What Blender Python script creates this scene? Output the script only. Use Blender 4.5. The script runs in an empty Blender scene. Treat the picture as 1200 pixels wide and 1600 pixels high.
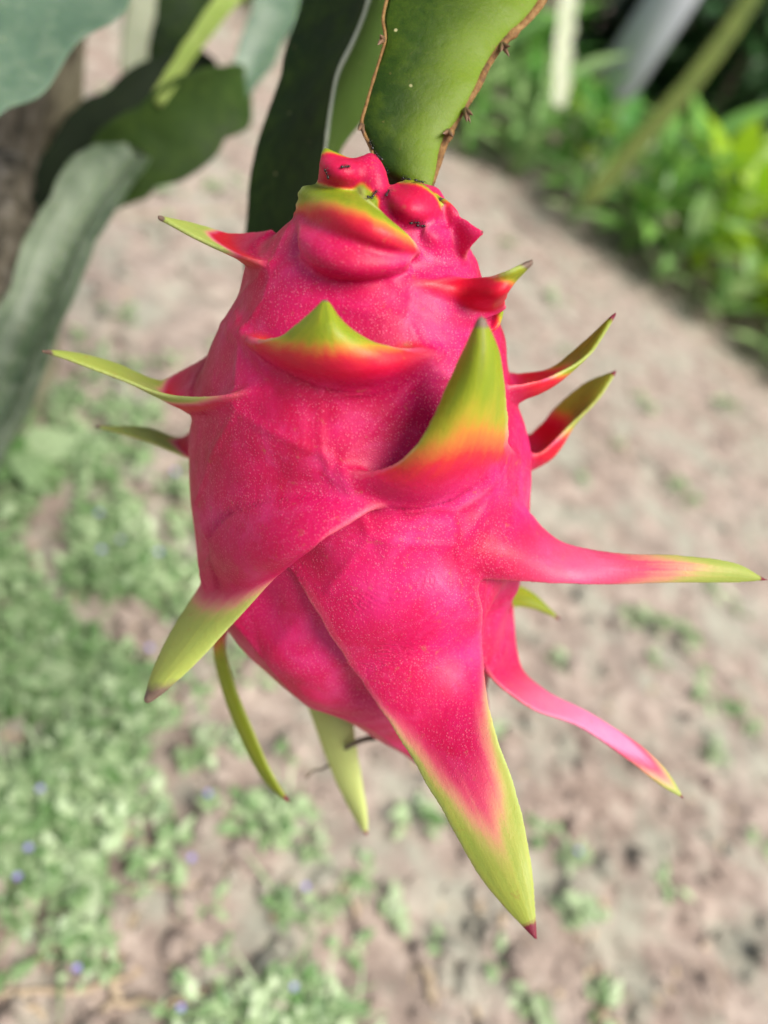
import bpy, bmesh, math, random
import numpy as np
from mathutils import Vector, Matrix, noise
from mathutils.bvhtree import BVHTree
from mathutils.kdtree import KDTree

# ------------------------------------------------------------------ camera, sky, sun, exposure
SC = bpy.context.scene
COL = SC.collection
RAD = math.radians
CAM_H, PITCH, ROLL, FPX = 0.62, RAD(40), RAD(35), 1200.0
r0 = Vector((1, 0, 0)); u0 = Vector((0, math.sin(PITCH), math.cos(PITCH)))
fwd = Vector((0, math.cos(PITCH), -math.sin(PITCH)))
cr = r0 * math.cos(ROLL) + u0 * math.sin(ROLL)
cu = -r0 * math.sin(ROLL) + u0 * math.cos(ROLL)
CAMPOS = Vector((0, 0, CAM_H))
CM = Matrix((cr, cu, -fwd)).transposed().to_4x4(); CM.translation = CAMPOS
cam_d = bpy.data.cameras.new('camera'); cam = bpy.data.objects.new('camera', cam_d); COL.objects.link(cam)
cam.matrix_world = CM
cam_d.sensor_fit = 'HORIZONTAL'; cam_d.sensor_width = 36; cam_d.lens = 36
cam_d.clip_start = 0.01; cam_d.clip_end = 500
cam_d.dof.use_dof = True; cam_d.dof.focus_distance = 0.218; cam_d.dof.aperture_fstop = 6.0
SC.camera = cam

w = bpy.data.worlds.new('World'); SC.world = w; w.use_nodes = True
nt = w.node_tree; nt.nodes.clear()
sky = nt.nodes.new('ShaderNodeTexSky'); sky.sky_type = 'NISHITA'; sky.sun_disc = False
SUN_EL, SUN_AZ = RAD(62), RAD(112)          # azimuth clockwise from +Y (view direction)
sky.sun_elevation = SUN_EL; sky.sun_rotation = SUN_AZ; sky.dust_density = 3.0
hs = nt.nodes.new('ShaderNodeHueSaturation'); hs.inputs['Saturation'].default_value = 0.60
bg = nt.nodes.new('ShaderNodeBackground'); bg.inputs['Strength'].default_value = 0.072
wo = nt.nodes.new('ShaderNodeOutputWorld')
nt.links.new(sky.outputs[0], hs.inputs['Color']); nt.links.new(hs.outputs[0], bg.inputs[0]); nt.links.new(bg.outputs[0], wo.inputs[0])
sd = bpy.data.lights.new('sun', 'SUN'); sd.energy = 3.0; sd.angle = RAD(38); sd.color = (1.0, 0.93, 0.83)
sun = bpy.data.objects.new('sun', sd); COL.objects.link(sun)
sdir = Vector((math.sin(SUN_AZ) * math.cos(SUN_EL), math.cos(SUN_AZ) * math.cos(SUN_EL), math.sin(SUN_EL)))
sun.rotation_euler = (-sdir).to_track_quat('-Z', 'Y').to_euler(); sun.location = (3, -2, 6)
SC.view_settings.view_transform = 'Standard'; SC.view_settings.look = 'None'
SC.view_settings.exposure = 1.0; SC.view_settings.gamma = 1.0; SC.view_settings.use_curve_mapping = False

rng = random.Random(7)
nrg = np.random.default_rng(7)

# ------------------------------------------------------------------ helpers
def C(px, py, d):                       # a spot seen at (px, py), d metres deep, in camera space
    return Vector(((px - 600) / FPX * d, (800 - py) / FPX * d, -d))
def P(px, py, d):
    return CM @ C(px, py, d)
def on_ground(px, py, z=0.0):
    v = C(px, py, 1.0); wdir = CM.to_3x3() @ v
    t = (z - CAM_H) / wdir.z
    return CAMPOS + wdir * t
def tag(o, label=None, cat=None, group=None, kind=None):
    if label: o['label'] = label
    if cat: o['category'] = cat
    if group: o['group'] = group
    if kind: o['kind'] = kind
    return o
def empty(name, loc, rot=None, **k):
    o = bpy.data.objects.new(name, None); COL.objects.link(o)
    o.empty_display_size = 0.02
    if rot is None: o.location = loc
    else:
        m = rot.to_4x4(); m.translation = loc; o.matrix_basis = m
    tag(o, **k); return o
def mesh_data(name, verts, faces, mats, smooth=True):
    me = bpy.data.meshes.new(name)
    me.from_pydata([tuple(v) for v in verts], [], [tuple(f) for f in faces])
    for m in (mats if isinstance(mats, (list, tuple)) else [mats]): me.materials.append(m)
    if smooth: me.polygons.foreach_set('use_smooth', [True] * len(me.polygons))
    me.update(); return me
def fast_mesh(name, V, quads, tris, mats):
    me = bpy.data.meshes.new(name)
    nq, ntx = len(quads), len(tris)
    me.vertices.add(len(V)); me.vertices.foreach_set('co', np.ascontiguousarray(V, np.float32).ravel())
    loops = np.concatenate([np.asarray(quads, np.int32).ravel(), np.asarray(tris, np.int32).ravel()])
    me.loops.add(len(loops)); me.loops.foreach_set('vertex_index', loops)
    ls = np.concatenate([np.arange(nq) * 4, nq * 4 + np.arange(ntx) * 3]).astype(np.int32)
    me.polygons.add(nq + ntx); me.polygons.foreach_set('loop_start', ls)
    me.update(calc_edges=True)
    me.polygons.foreach_set('use_smooth', np.ones(nq + ntx, bool))
    for m in (mats if isinstance(mats, (list, tuple)) else [mats]): me.materials.append(m)
    return me
def put(name, me, parent=None, mw=None, **k):
    o = bpy.data.objects.new(name, me); COL.objects.link(o)
    if parent: o.parent = parent
    if mw is not None: o.matrix_basis = mw
    tag(o, **k); return o
def sstep(a, b, x):
    t = np.clip((x - a) / (b - a), 0, 1); return t * t * (3 - 2 * t)
def catmull(pts, n):
    p = np.asarray(pts, float); m = len(p)
    p = np.vstack([2 * p[0] - p[1], p, 2 * p[-1] - p[-2]])
    out = []
    for t in np.linspace(0, m - 1, n):
        i = min(int(t), m - 2); f = t - i
        a, b, c, d = p[i], p[i + 1], p[i + 2], p[i + 3]
        out.append(0.5 * (2 * b + (c - a) * f + (2 * a - 5 * b + 4 * c - d) * f * f + (3 * b - a - 3 * c + d) * f ** 3))
    return np.array(out)

# ------------------------------------------------------------------ materials
def mat(name):
    m = bpy.data.materials.new(name); m.use_nodes = True
    n = m.node_tree; b = n.nodes['Principled BSDF']
    return m, n, b
def N(n, t, **k):
    x = n.nodes.new(t)
    for a, v in k.items():
        if a in x.inputs.keys(): x.inputs[a].default_value = v
        else: setattr(x, a, v)
    return x
def attr(n, name): return N(n, 'ShaderNodeAttribute', attribute_name=name).outputs['Fac']
def mixc(n, f, a, b, blend='MIX'):
    x = n.nodes.new('ShaderNodeMix'); x.data_type = 'RGBA'; x.blend_type = blend
    for i, v in ((0, f), (6, a), (7, b)):
        if hasattr(v, 'is_linked'): n.links.new(v, x.inputs[i])
        else: x.inputs[i].default_value = (*v, 1) if i else v
    return x.outputs[2]
def math_(n, op, a, b=None, clamp=False):
    x = n.nodes.new('ShaderNodeMath'); x.operation = op; x.use_clamp = clamp
    for i, v in ((0, a), (1, b)):
        if v is None: continue
        if hasattr(v, 'is_linked'): n.links.new(v, x.inputs[i])
        else: x.inputs[i].default_value = v
    return x.outputs[0]
def ramp(n, f, stops, interp='LINEAR'):
    x = n.nodes.new('ShaderNodeValToRGB'); x.color_ramp.interpolation = interp
    e = x.color_ramp.elements
    while len(e) < len(stops): e.new(0.5)
    for q, (p, c) in zip(e, stops):
        q.position = p; q.color = (*c, 1) if len(c) == 3 else c
    n.links.new(f, x.inputs[0]); return x.outputs[0]
def noise_(n, scale, detail=4, rough=0.55, co=None, out='Fac', dist=0.0):
    x = N(n, 'ShaderNodeTexNoise', Scale=scale, Detail=detail, Roughness=rough, Distortion=dist)
    if co is None: co = N(n, 'ShaderNodeTexCoord').outputs['Object']
    n.links.new(co, x.inputs['Vector']); return x.outputs[out]
def mapr(n, v, a, b, c=0.0, d=1.0):
    x = N(n, 'ShaderNodeMapRange'); n.links.new(v, x.inputs[0])
    for i, q in zip((1, 2, 3, 4), (a, b, c, d)): x.inputs[i].default_value = q
    return x.outputs[0]
def bump(n, b, h, strength=0.3, dist=0.001):
    x = N(n, 'ShaderNodeBump', Strength=strength, Distance=dist)
    n.links.new(h, x.inputs['Height']); n.links.new(x.outputs[0], b.inputs['Normal']); return x
# ------------------------------------------------------------------ climbing cactus that bears the fruit
def cactus_material(name, dark, light, yellow, rough=0.35, scar=True, spec=0.14):
    m, n, b = mat(name)
    co = N(n, 'ShaderNodeTexCoord').outputs['Object']
    big = noise_(n, 14, 4, 0.6, co); mid = noise_(n, 90, 5, 0.65, co)
    c = mixc(n, mapr(n, big, 0.33, 0.66), dark, light)
    c = mixc(n, mapr(n, mid, 0.45, 0.75, 0, 0.45), c, yellow)
    c = mixc(n, math_(n, 'MULTIPLY', attr(n, 'wing'), 0.85), c, tuple(min(1, q * 1.5) for q in yellow))  # light on the stem's bright side, painted into its colour
    if scar:
        v = N(n, 'ShaderNodeTexVoronoi', Scale=210.0); n.links.new(co, v.inputs['Vector'])
        sep = N(n, 'ShaderNodeSeparateColor'); n.links.new(v.outputs['Color'], sep.inputs[0])
        sp = math_(n, 'MULTIPLY', mapr(n, v.outputs['Distance'], 0.08, 0.14, 1, 0), mapr(n, sep.outputs[0], 0.93, 0.96))
        c = mixc(n, math_(n, 'MULTIPLY', sp, 0.8), c, (0.45, 0.42, 0.22))
        c = mixc(n, mapr(n, noise_(n, 300, 4, .7, co), 0.66, 0.76, 0, 0.5), c, (0.20, 0.15, 0.05))
    n.links.new(c, b.inputs['Base Color'])
    n.links.new(mapr(n, mid, 0.3, 0.7, rough, rough + 0.2), b.inputs['Roughness'])
    b.inputs['Subsurface Weight'].default_value = 0.2; b.inputs['Subsurface Radius'].default_value = (0.5, 1.0, 0.2); b.inputs['Subsurface Scale'].default_value = 0.004
    b.inputs['Specular IOR Level'].default_value = spec
    bump(n, b, math_(n, 'ADD', math_(n, 'MULTIPLY', big, 2.0), mid), 0.35, 0.002)
    return m
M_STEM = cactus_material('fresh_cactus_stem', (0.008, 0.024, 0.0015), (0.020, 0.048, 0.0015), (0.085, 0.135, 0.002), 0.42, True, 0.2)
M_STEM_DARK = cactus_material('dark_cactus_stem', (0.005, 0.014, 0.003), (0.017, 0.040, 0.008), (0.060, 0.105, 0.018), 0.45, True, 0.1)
M_STEM_GREY = cactus_material('waxy_cactus_stem', (0.055, 0.105, 0.065), (0.11, 0.18, 0.12), (0.19, 0.25, 0.17), 0.34, True, 0.4)
M_STEM_PALE = cactus_material('pale_cactus_stem', (0.34, 0.38, 0.26), (0.42, 0.45, 0.33), (0.5, 0.5, 0.38), 0.5, False)
M_STEM_BLACK = cactus_material('shade_black_stem', (0.006, 0.012, 0.005), (0.014, 0.026, 0.010), (0.03, 0.04, 0.02), 0.6, False)  # near-black: shade of the gap between stems put into the colour
M_STEM_MILK = cactus_material('milky_cactus_stem', (0.035, 0.065, 0.028), (0.20, 0.26, 0.17), (0.32, 0.37, 0.27), 0.34, True, 0.4)
M_STEM_LIGHT = cactus_material('young_cactus_stem', (0.24, 0.34, 0.07), (0.32, 0.42, 0.12), (0.38, 0.45, 0.15), 0.4, False)
M_STEM_OLIVE = cactus_material('olive_cactus_stem', (0.055, 0.080, 0.014), (0.08, 0.105, 0.02), (0.10, 0.12, 0.025), 0.5, False)
def cork_material():
    m, n, b = mat('corky_margin')
    co = N(n, 'ShaderNodeTexCoord').outputs['Object']
    a = noise_(n, 260, 5, 0.7, co)
    c = ramp(n, a, [(0.3, (0.06, 0.025, 0.006)), (0.5, (0.17, 0.080, 0.016)), (0.7, (0.28, 0.17, 0.055))])
    n.links.new(c, b.inputs['Base Color']); b.inputs['Roughness'].default_value = 0.75
    bump(n, b, a, 0.8, 0.0012); return m
M_CORK = cork_material()
def bark_material(name, cols, scale=40):
    m, n, b = mat(name)
    co = N(n, 'ShaderNodeTexCoord').outputs['Object']
    mp = N(n, 'ShaderNodeMapping'); mp.inputs['Scale'].default_value = (1, 1, 0.4); n.links.new(co, mp.inputs[0])
    a = noise_(n, scale, 6, 0.65, mp.outputs[0])
    n.links.new(ramp(n, a, cols), b.inputs['Base Color']); b.inputs['Roughness'].default_value = 0.85
    bump(n, b, a, 0.8, 0.006); return m
M_TRUNK = bark_material('woody_trunk', [(0.3, (0.10, 0.085, 0.06)), (0.5, (0.30, 0.27, 0.18)), (0.72, (0.42, 0.40, 0.30))])
M_RIB = mat('pale_rib')[0]; M_RIB.node_tree.nodes['Principled BSDF'].inputs['Base Color'].default_value = (0.66, 0.72, 0.52, 1)
M_SPINE = mat('spine')[0]; M_SPINE.node_tree.nodes['Principled BSDF'].inputs['Base Color'].default_value = (0.16, 0.09, 0.05, 1)

def tube_mesh(name, pts, radii, m, sides=8, flat=None, jitter=0.0, cap=True):
    pts = np.asarray(pts, float); n_ = len(pts)
    tan = np.gradient(pts, axis=0); tan /= np.linalg.norm(tan, axis=1, keepdims=True) + 1e-12
    ref = np.array((0.3, 0.5, 0.81)) if flat is None else np.asarray(flat, float)
    V = []
    for i in range(n_):
        a = ref - tan[i] * ref.dot(tan[i]); a /= np.linalg.norm(a) + 1e-12; b = np.cross(tan[i], a)
        r = radii[i] if hasattr(radii, '__len__') else radii
        ra, rb = (r if hasattr(r, '__len__') else (r, r))
        for s in range(sides):
            q = 2 * math.pi * s / sides; j = 1 + jitter * (nrg.random() - .5)
            V.append(pts[i] + a * math.cos(q) * ra * j + b * math.sin(q) * rb * j)
    F = [(i * sides + s, i * sides + (s + 1) % sides, (i + 1) * sides + (s + 1) % sides, (i + 1) * sides + s) for i in range(n_ - 1) for s in range(sides)]
    if cap: F += [tuple(range(sides - 1, -1, -1)), tuple((n_ - 1) * sides + s for s in range(sides))]
    return mesh_data(name, V, F, m)

def three_rib_stem(parent, ribs, m, sag=(0.25, 0.25, 0.25), n_=70, cork=(0, 0, 0), scallop=0.0, spacing=0.035, lumps=0.0015, name='stem', resample=True, cork_mat=None, wing=False):
    R = [catmull(r, n_) if resample else np.asarray(r, float) for r in ribs]
    cen = (R[0] + R[1] + R[2]) / 3
    seg = np.concatenate([[0], np.cumsum(np.linalg.norm(np.diff(cen, axis=0), axis=1))])
    for k in range(3):
        ph = k * 0.33
        wav = np.abs(np.sin(math.pi * (seg / spacing + ph)))
        out = R[k] - cen
        R[k] = cen + out * (1 + scallop * (wav - 0.6))[:, None]
    K = 11; V = []
    ts = np.array([0.0, .035, .1, .2, .33, .5, .67, .8, .9, .965])
    for i in range(n_):
        for k in range(3):
            a, b = R[k][i], R[(k + 1) % 3][i]
            for t in ts:
                p = a * (1 - t) + b * t
                s = sag[k] * 4 * t * (1 - t)
                if t < .05 or t > .95: s = sag[k] * 0.02
                p = p + (cen[i] - (a + b) / 2) * s
                p = p + (cen[i] - p) * (0.03 if t == 0 else 0)
                q = noise.noise(Vector(p) * 60) * lumps
                V.append(p + (p - cen[i]) / (np.linalg.norm(p - cen[i]) + 1e-9) * q)
    W = 3 * len(ts)
    F = [(i * W + s, i * W + (s + 1) % W, (i + 1) * W + (s + 1) % W, (i + 1) * W + s) for i in range(n_ - 1) for s in range(W)]
    F += [tuple(range(W - 1, -1, -1)), tuple((n_ - 1) * W + s for s in range(W))]
    me = mesh_data(name, V, F, m)
    if wing:  # per-face weight of the painted light
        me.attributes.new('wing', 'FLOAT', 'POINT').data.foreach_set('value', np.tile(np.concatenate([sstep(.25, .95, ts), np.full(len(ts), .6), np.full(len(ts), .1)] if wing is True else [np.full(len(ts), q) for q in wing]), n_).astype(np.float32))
    st = put(name, me, parent)
    for k in range(3):
        if cork[k] > 0:
            nn = n_ * 3
            rp = catmull(R[k][::max(1, n_ // 40)], nn); cp = catmull(cen[::max(1, n_ // 40)], nn)
            sg = np.concatenate([[0], np.cumsum(np.linalg.norm(np.diff(rp, axis=0), axis=1))])
            rad_ = []
            for i in range(nn):
                node = max(0, 1 - abs(((sg[i] / (spacing * 1.9) + k * .37) % 1.0) - 0.05) * 16)
                rr = cork[k] * (0.85 + 0.45 * noise.noise(Vector(rp[i]) * 55) + 0.35 * node)
                rr = max(rr, cork[k] * .4); rad_.append((rr * 1.25, rr * .55 + .0002))
            inw_ = cp - rp; inw_ /= np.linalg.norm(inw_, axis=1, keepdims=True) + 1e-9
            rp = rp + inw_ * cork[k] * 0.7
            put('margin', tube_mesh('margin', rp, rad_, cork_mat or M_CORK, 8, jitter=0.10, flat=(rp - cp).mean(0)), st)
    return st
def stem_from_center(parent, pts, radii, m, tw=(0.0, 0.6), n_=70, ratio=(1, 1, 1), **k):
    c = catmull(pts, n_); r = np.interp(np.linspace(0, 1, n_), np.linspace(0, 1, len(radii)), radii)
    tan = np.gradient(c, axis=0); tan /= np.linalg.norm(tan, axis=1, keepdims=True)
    a = np.array(fwd) - tan[0] * np.dot(fwd, tan[0]); ribs = [[], [], []]
    for i in range(n_):
        a = a - tan[i] * a.dot(tan[i]); a /= np.linalg.norm(a); b = np.cross(tan[i], a)
        t = tw[0] + (tw[1] - tw[0]) * i / n_
        for q in range(3):
            g = t + q * 2 * math.pi / 3
            ribs[q].append(c[i] + (a * math.cos(g) + b * math.sin(g)) * r[i] * ratio[q])
    return three_rib_stem(parent, ribs, m, n_=n_, resample=False, **k)
Pt = lambda *a: np.array(P(*a))

TB = P(45, 320, 0.64)                                    # foot of the old trunk is straight below this spot
cactus = empty('climbing_cactus', (TB.x, TB.y, 0), label='climbing cactus with three ribbed green stems and an old woody trunk', cat='cactus')
CI = Matrix.Translation((-TB.x, -TB.y, 0))
_put = put
def put(name, me, parent=None, mw=None, **k):            # parts are modelled in place; shift them under their thing's base
    if parent is cactus and mw is None: mw = CI
    return _put(name, me, parent, mw, **k)
KX = np.array((TB.x, TB.y, 1.10))
# trunk
tz = np.linspace(-0.03, 1.12, 60)
tp = [(TB.x + 0.012 * math.sin(z * 9) + .006 * math.sin(z * 31), TB.y + 0.012 * math.cos(z * 7), z) for z in tz]
tr = [(0.031 + 0.004 * math.sin(z * 23) + 0.005 * noise.noise(Vector((z * 14, 3, 1))), 0.027 + 0.006 * noise.noise(Vector((z * 17, 8, 2)))) for z in tz]
put('trunk', tube_mesh('trunk', tp, tr, M_TRUNK, 18, jitter=0.10), cactus)

# gnarled old stem hugging the trunk
gp = catmull([np.array((TB.x + .02, TB.y - .14, -.02)), Pt(-95, 720, .50), Pt(-25, 560, .49), Pt(8, 450, .49), Pt(20, 360, .495), Pt(14, 270, .50), Pt(30, 190, .52), np.array((TB.x, TB.y, .80))], 60)
put('old_stem', tube_mesh('old_stem', gp, [(.014 + .006 * noise.noise(Vector((i * .33, 1, 4))), .014 + .006 * noise.noise(Vector((i * .41, 6, 2)))) for i in range(60)], bark_material('gnarled_bark', [(0.3, (0.03, 0.028, 0.02)), (0.5, (0.14, 0.12, 0.085)), (0.72, (0.34, 0.31, 0.26))], 90), 14, jitter=.35), cactus)
# stem that carries the fruit: its two visible margins and the hidden one behind
L_ = [(626, 322, .246), (606, 290, .240), (590, 262, .2335), (577, 228, .232), (564, 196, .2315), (571, 164, .2315), (587, 108, .232), (600, 62, .233), (597, 28, .234), (606, -15, .236), (616, -80, .240), (630, -180, .250), (650, -330, .27), (660, -470, .29)]
R_ = [(655, 330, .243), (668, 312, .238), (674, 296, .2335), (686, 258, .2335), (697, 222, .234), (722, 180, .235), (750, 135, .236), (764, 104, .238), (786, 70, .240), (834, 24, .243), (862, -25, .246), (880, -90, .252), (876, -190, .262), (868, -330, .28), (860, -470, .30)]
B_ = [(640, 322, .256), (645, 290, .260), (645, 262, .262), (650, 200, .266), (668, 140, .270), (690, 80, .274), (715, 20, .280), (735, -60, .290), (750, -180, .30), (760, -330, .315), (765, -470, .33)]
def rail(tab, extra): return [Pt(*q) for q in tab] + extra
cc = (Pt(*L_[-1]) + Pt(*R_[-1]) + Pt(*B_[-1])) / 3
def tail(p):                                             # on past the frame, arching over to the trunk's top
    off = p - cc
    mid1 = cc * 0.66 + KX * 0.34 + np.array((0.0, -0.02, 0.17)); mid2 = cc * 0.3 + KX * 0.7 + np.array((0, 0, 0.17))
    return [mid1 + off * .9, mid2 + off * .8, KX + off * 0.55]
rows_n = 110
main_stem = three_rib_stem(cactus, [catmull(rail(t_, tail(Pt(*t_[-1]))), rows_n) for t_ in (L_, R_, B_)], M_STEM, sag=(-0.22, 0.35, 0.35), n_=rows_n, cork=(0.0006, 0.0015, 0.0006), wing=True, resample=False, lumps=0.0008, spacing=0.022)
def cone(p0, p1, r, m, sides=6):
    return tube_mesh('spine', [p0, p0 * .4 + p1 * .6, p1], [r, r * .55, r * .05], m, sides)
for (px, py, d, ends) in [(727, 172, .2345, [(733, 187), (729, 186), (736, 178)]), (785, 70, .2395, [(793, 84), (783, 78), (794, 72)]), (700, 206, .234, [(706, 212), (694, 208)]), (598, 62, .233, [(592, 68), (595, 56)]), (565, 197, .2315, [(568, 206), (561, 202)])]:
    for (ex, ey) in ends:
        put('spine', cone(Pt(px, py, d), Pt(px + (ex - px) * 1.35, py + (ey - py) * 1.35, d - .0040), 0.0010, M_SPINE), main_stem)
# darker stem just behind
Lj = [(425, 545, .338), (392, 480, .336), (378, 400, .335), (383, 345, .334), (388, 290, .333), (396, 230, .332), (416, 178, .331), (436, 122, .330), (441, 85, .330), (463, 10, .332), (478, -80, .335), (490, -200, .345), (500, -350, .36)]
Mj = [(440, 550, .330), (478, 470, .306), (494, 380, .300), (503, 300, .298), (509, 235, .297), (519, 160, .297), (529, 112, .297), (553, 62, .298), (574, 8, .300), (595, -80, .304), (605, -200, .315), (610, -350, .33)]
Rj = [(450, 552, .342), (490, 480, .345), (512, 380, .342), (522, 290, .338), (532, 240, .335), (548, 213, .334), (571, 180, .333), (597, 120, .333), (612, 60, .334), (628, -10, .336), (645, -90, .34), (655, -200, .352), (660, -350, .366)]
cc = (Pt(*Lj[-1]) + Pt(*Mj[-1]) + Pt(*Rj[-1])) / 3
three_rib_stem(cactus, [catmull(rail(t_, tail(Pt(*t_[-1]))), 100) for t_ in (Lj, Mj, Rj)], M_STEM_DARK, sag=(0.30, 0.22, 0.3), n_=100, cork=(0.0, 0.0009, 0.0), resample=False, lumps=0.0015, spacing=0.03, cork_mat=M_RIB, wing=(0.0, 0.75, 0.0))  # right face painted brighter, left face kept dark, for the light
# blurred stems to the left
foot = np.array((TB.x - .06, TB.y - .10, -.02))
f_pts = [foot, Pt(-170, 1010, .50), Pt(-80, 800, .47), Pt(5, 640, .46), Pt(52, 530, .46), Pt(86, 440, .465), Pt(118, 370, .475), Pt(150, 310, .485), Pt(185, 270, .50), Pt(215, 245, .51)]
stem_from_center(cactus, f_pts, [.020, .024, .025, .025, .024, .024, .024, .024, .022, .012], M_STEM_MILK, tw=(2.9, 3.3), scallop=0.16, spacing=0.06, sag=(.9, .9, .9))
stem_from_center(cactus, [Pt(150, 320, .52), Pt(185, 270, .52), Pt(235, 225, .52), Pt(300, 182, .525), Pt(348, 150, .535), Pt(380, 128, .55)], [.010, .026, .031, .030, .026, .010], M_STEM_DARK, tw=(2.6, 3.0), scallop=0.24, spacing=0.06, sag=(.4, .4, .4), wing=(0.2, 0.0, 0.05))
stem_from_center(cactus, [foot + np.array((-.03, .04, 0)), Pt(-190, 900, .56), Pt(-60, 680, .54), Pt(20, 500, .54), Pt(55, 400, .545), Pt(85, 320, .55), Pt(125, 250, .56), Pt(190, 180, .58), Pt(300, 115, .60), Pt(340, 105, .60)], [.018, .022, .022, .022, .022, .024, .024, .022, .020, .006], M_STEM_BLACK, tw=(1.0, 1.6), scallop=.2, spacing=.06, sag=(.4, .4, .4))  # dark stem added to fill the black gap
stem_from_center(cactus, [Pt(372, 150, .55), Pt(395, 100, .555), Pt(418, 40, .56), Pt(445, -40, .57), Pt(470, -150, .60), KX * .5 + Pt(470, -150, .6) * .5 + np.array((0, 0, .1)), KX], [.009, .016, .018, .018, .018, .018, .016], M_STEM_GREY, tw=(0.2, .8), scallop=0.1, sag=(.4, .4, .4))
# broad waxy blade at the corner
Ra = [(290, -150, .40), (215, -12, .385), (186, 26, .380), (112, 86, .372), (66, 150, .366), (-8, 192, .36), (-110, 270, .36), (-230, 380, .37)]
La = [(140, -260, .40), (40, -130, .385), (-10, -70, .38), (-70, -20, .372), (-120, 40, .366), (-190, 90, .36), (-270, 180, .36), (-360, 300, .37)]
Ba = [(230, -190, .45), (130, -60, .435), (90, -20, .43), (30, 40, .42), (-20, 100, .415), (-80, 150, .41), (-180, 240, .41), (-280, 350, .41)]
hd = [[KX + np.array(o), Pt(330, -420, .50) + np.array(o) * 2] for o in ((-.012, 0, -.02), (.012, 0, -.02), (0, .014, -.02))]
end = [Pt(-345, 430, .385) + np.array(o) for o in ((-.004, 0, 0), (.004, 0, 0), (0, .004, 0))]
three_rib_stem(cactus, [h + [Pt(*q) for q in t_] + [e] for h, t_, e in ((hd[0], La, end[0]), (hd[1], Ra, end[1]), (hd[2], Ba, end[2]))], M_STEM_GREY, sag=(0.05, .3, .3), n_=80, cork=(0, 0, 0), scallop=0.10, spacing=.05)
# pale, green and young stems between
stem_from_center(cactus, [Pt(200, 150, .70), Pt(203, 90, .69), Pt(212, 20, .68), Pt(225, -60, .68), Pt(260, -180, .70), KX], [.006, .015, .017, .017, .016, .014], M_STEM_PALE, tw=(.9, 1.2), scallop=.06, sag=(.5, .5, .5))
stem_from_center(cactus, [Pt(226, 128, .72), Pt(245, 80, .715), Pt(272, 10, .71), Pt(300, -70, .71), Pt(330, -180, .72), KX], [.008, .028, .032, .032, .028, .014], M_STEM_DARK, tw=(.55, .7), scallop=.06, sag=(.3, .3, .3))
stem_from_center(cactus, [Pt(249, 161, .50), Pt(254, 152, .50), Pt(290, 96, .505), Pt(330, 38, .51), Pt(368, -16, .52), Pt(420, -120, .55), KX * .5 + Pt(420, -120, .55) * .5 + np.array((0, 0, .12)), KX], [.003, .0065, .0072, .0078, .008, .008, .008, .008], M_STEM_LIGHT, tw=(0, .5), sag=(.2, .2, .2))
put = _put
# ------------------------------------------------------------------ ground
def soil_material():
    m, n, b = mat('dry_soil')
    co = N(n, 'ShaderNodeTexCoord').outputs['Object']
    a = noise_(n, 3.0, 5, 0.6, co); f = noise_(n, 38, 6, 0.65, co); g = noise_(n, 190, 4, 0.7, co)
    c = ramp(n, f, [(0.30, (0.12, 0.082, 0.066)), (0.47, (0.30, 0.232, 0.195)), (0.66, (0.49, 0.405, 0.35))])
    c = mixc(n, mapr(n, noise_(n, 21, 4, .6, co), 0.48, 0.64, 0, 0.85), c, (0.165, 0.120, 0.098))
    c = mixc(n, mapr(n, a, 0.35, 0.65, 0, 0.45), c, (0.40, 0.355, 0.318))
    c = mixc(n, mapr(n, noise_(n, 13, 5, .65, co), 0.48, 0.62, 0, 0.6), c, (0.34, 0.37, 0.30))
    c = mixc(n, mapr(n, g, 0.58, 0.72, 0, 0.6), c, (0.42, 0.36, 0.29))
    n.links.new(c, b.inputs['Base Color']); b.inputs['Roughness'].default_value = 0.95; b.inputs['Specular IOR Level'].default_value = 0.15
    bump(n, b, math_(n, 'ADD', f, math_(n, 'MULTIPLY', g, .5)), 0.9, 0.008)
    return m
M_SOIL = soil_material()
def graded(lo, hi, step, far):
    mid = list(np.arange(lo, hi + 1e-6, step)); out = []; s = step; x = hi
    while x < far: s *= 1.35; x += s; out.append(x)
    s = step; x = lo; pre = []
    while x > -far: s *= 1.35; x -= s; pre.append(x)
    return np.array(pre[::-1] + mid + out)
DENTS = [(on_ground(*q[:2]), q[2], q[3]) for q in [(150, 622, .035, .022), (205, 535, .05, .018), (270, 480, .03, .014), (1130, 1450, .03, .022), (830, 985, .03, .014), (1000, 1400, .022, -.014), (420, 1330, .02, -.012), (285, 640, .05, .022), (960, 1480, .03, .012), (700, 1420, .025, .012)]]
def ground_z(x, y):
    p = Vector((x, y, 0)); r = math.hypot(x, y - 1.0)
    z = noise.noise(p * 1.3) * 0.014 + noise.noise(p * 5.1) * 0.010 + noise.noise(p * 17) * 0.008
    if r < 2.6: z += (abs(noise.noise(p * 34)) * 0.011 + noise.noise(p * 71) * 0.0045)
    for c, rr, d in DENTS:
        q = ((x - c.x) ** 2 + (y - c.y) ** 2) / (rr * rr)
        if q < 9: z -= d * math.exp(-q)
    return z
gx, gy = graded(-1.3, 1.3, 0.011, 260), graded(-0.25, 2.5, 0.011, 260)
GV = [(x, y, ground_z(x, y)) for y in gy for x in gx]
nx = len(gx)
GF = np.array([(j * nx + i, j * nx + i + 1, (j + 1) * nx + i + 1, (j + 1) * nx + i) for j in range(len(gy) - 1) for i in range(nx - 1)])
put('ground', fast_mesh('ground', np.array(GV), GF, np.zeros((0, 3), int), M_SOIL), kind='structure')

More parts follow.
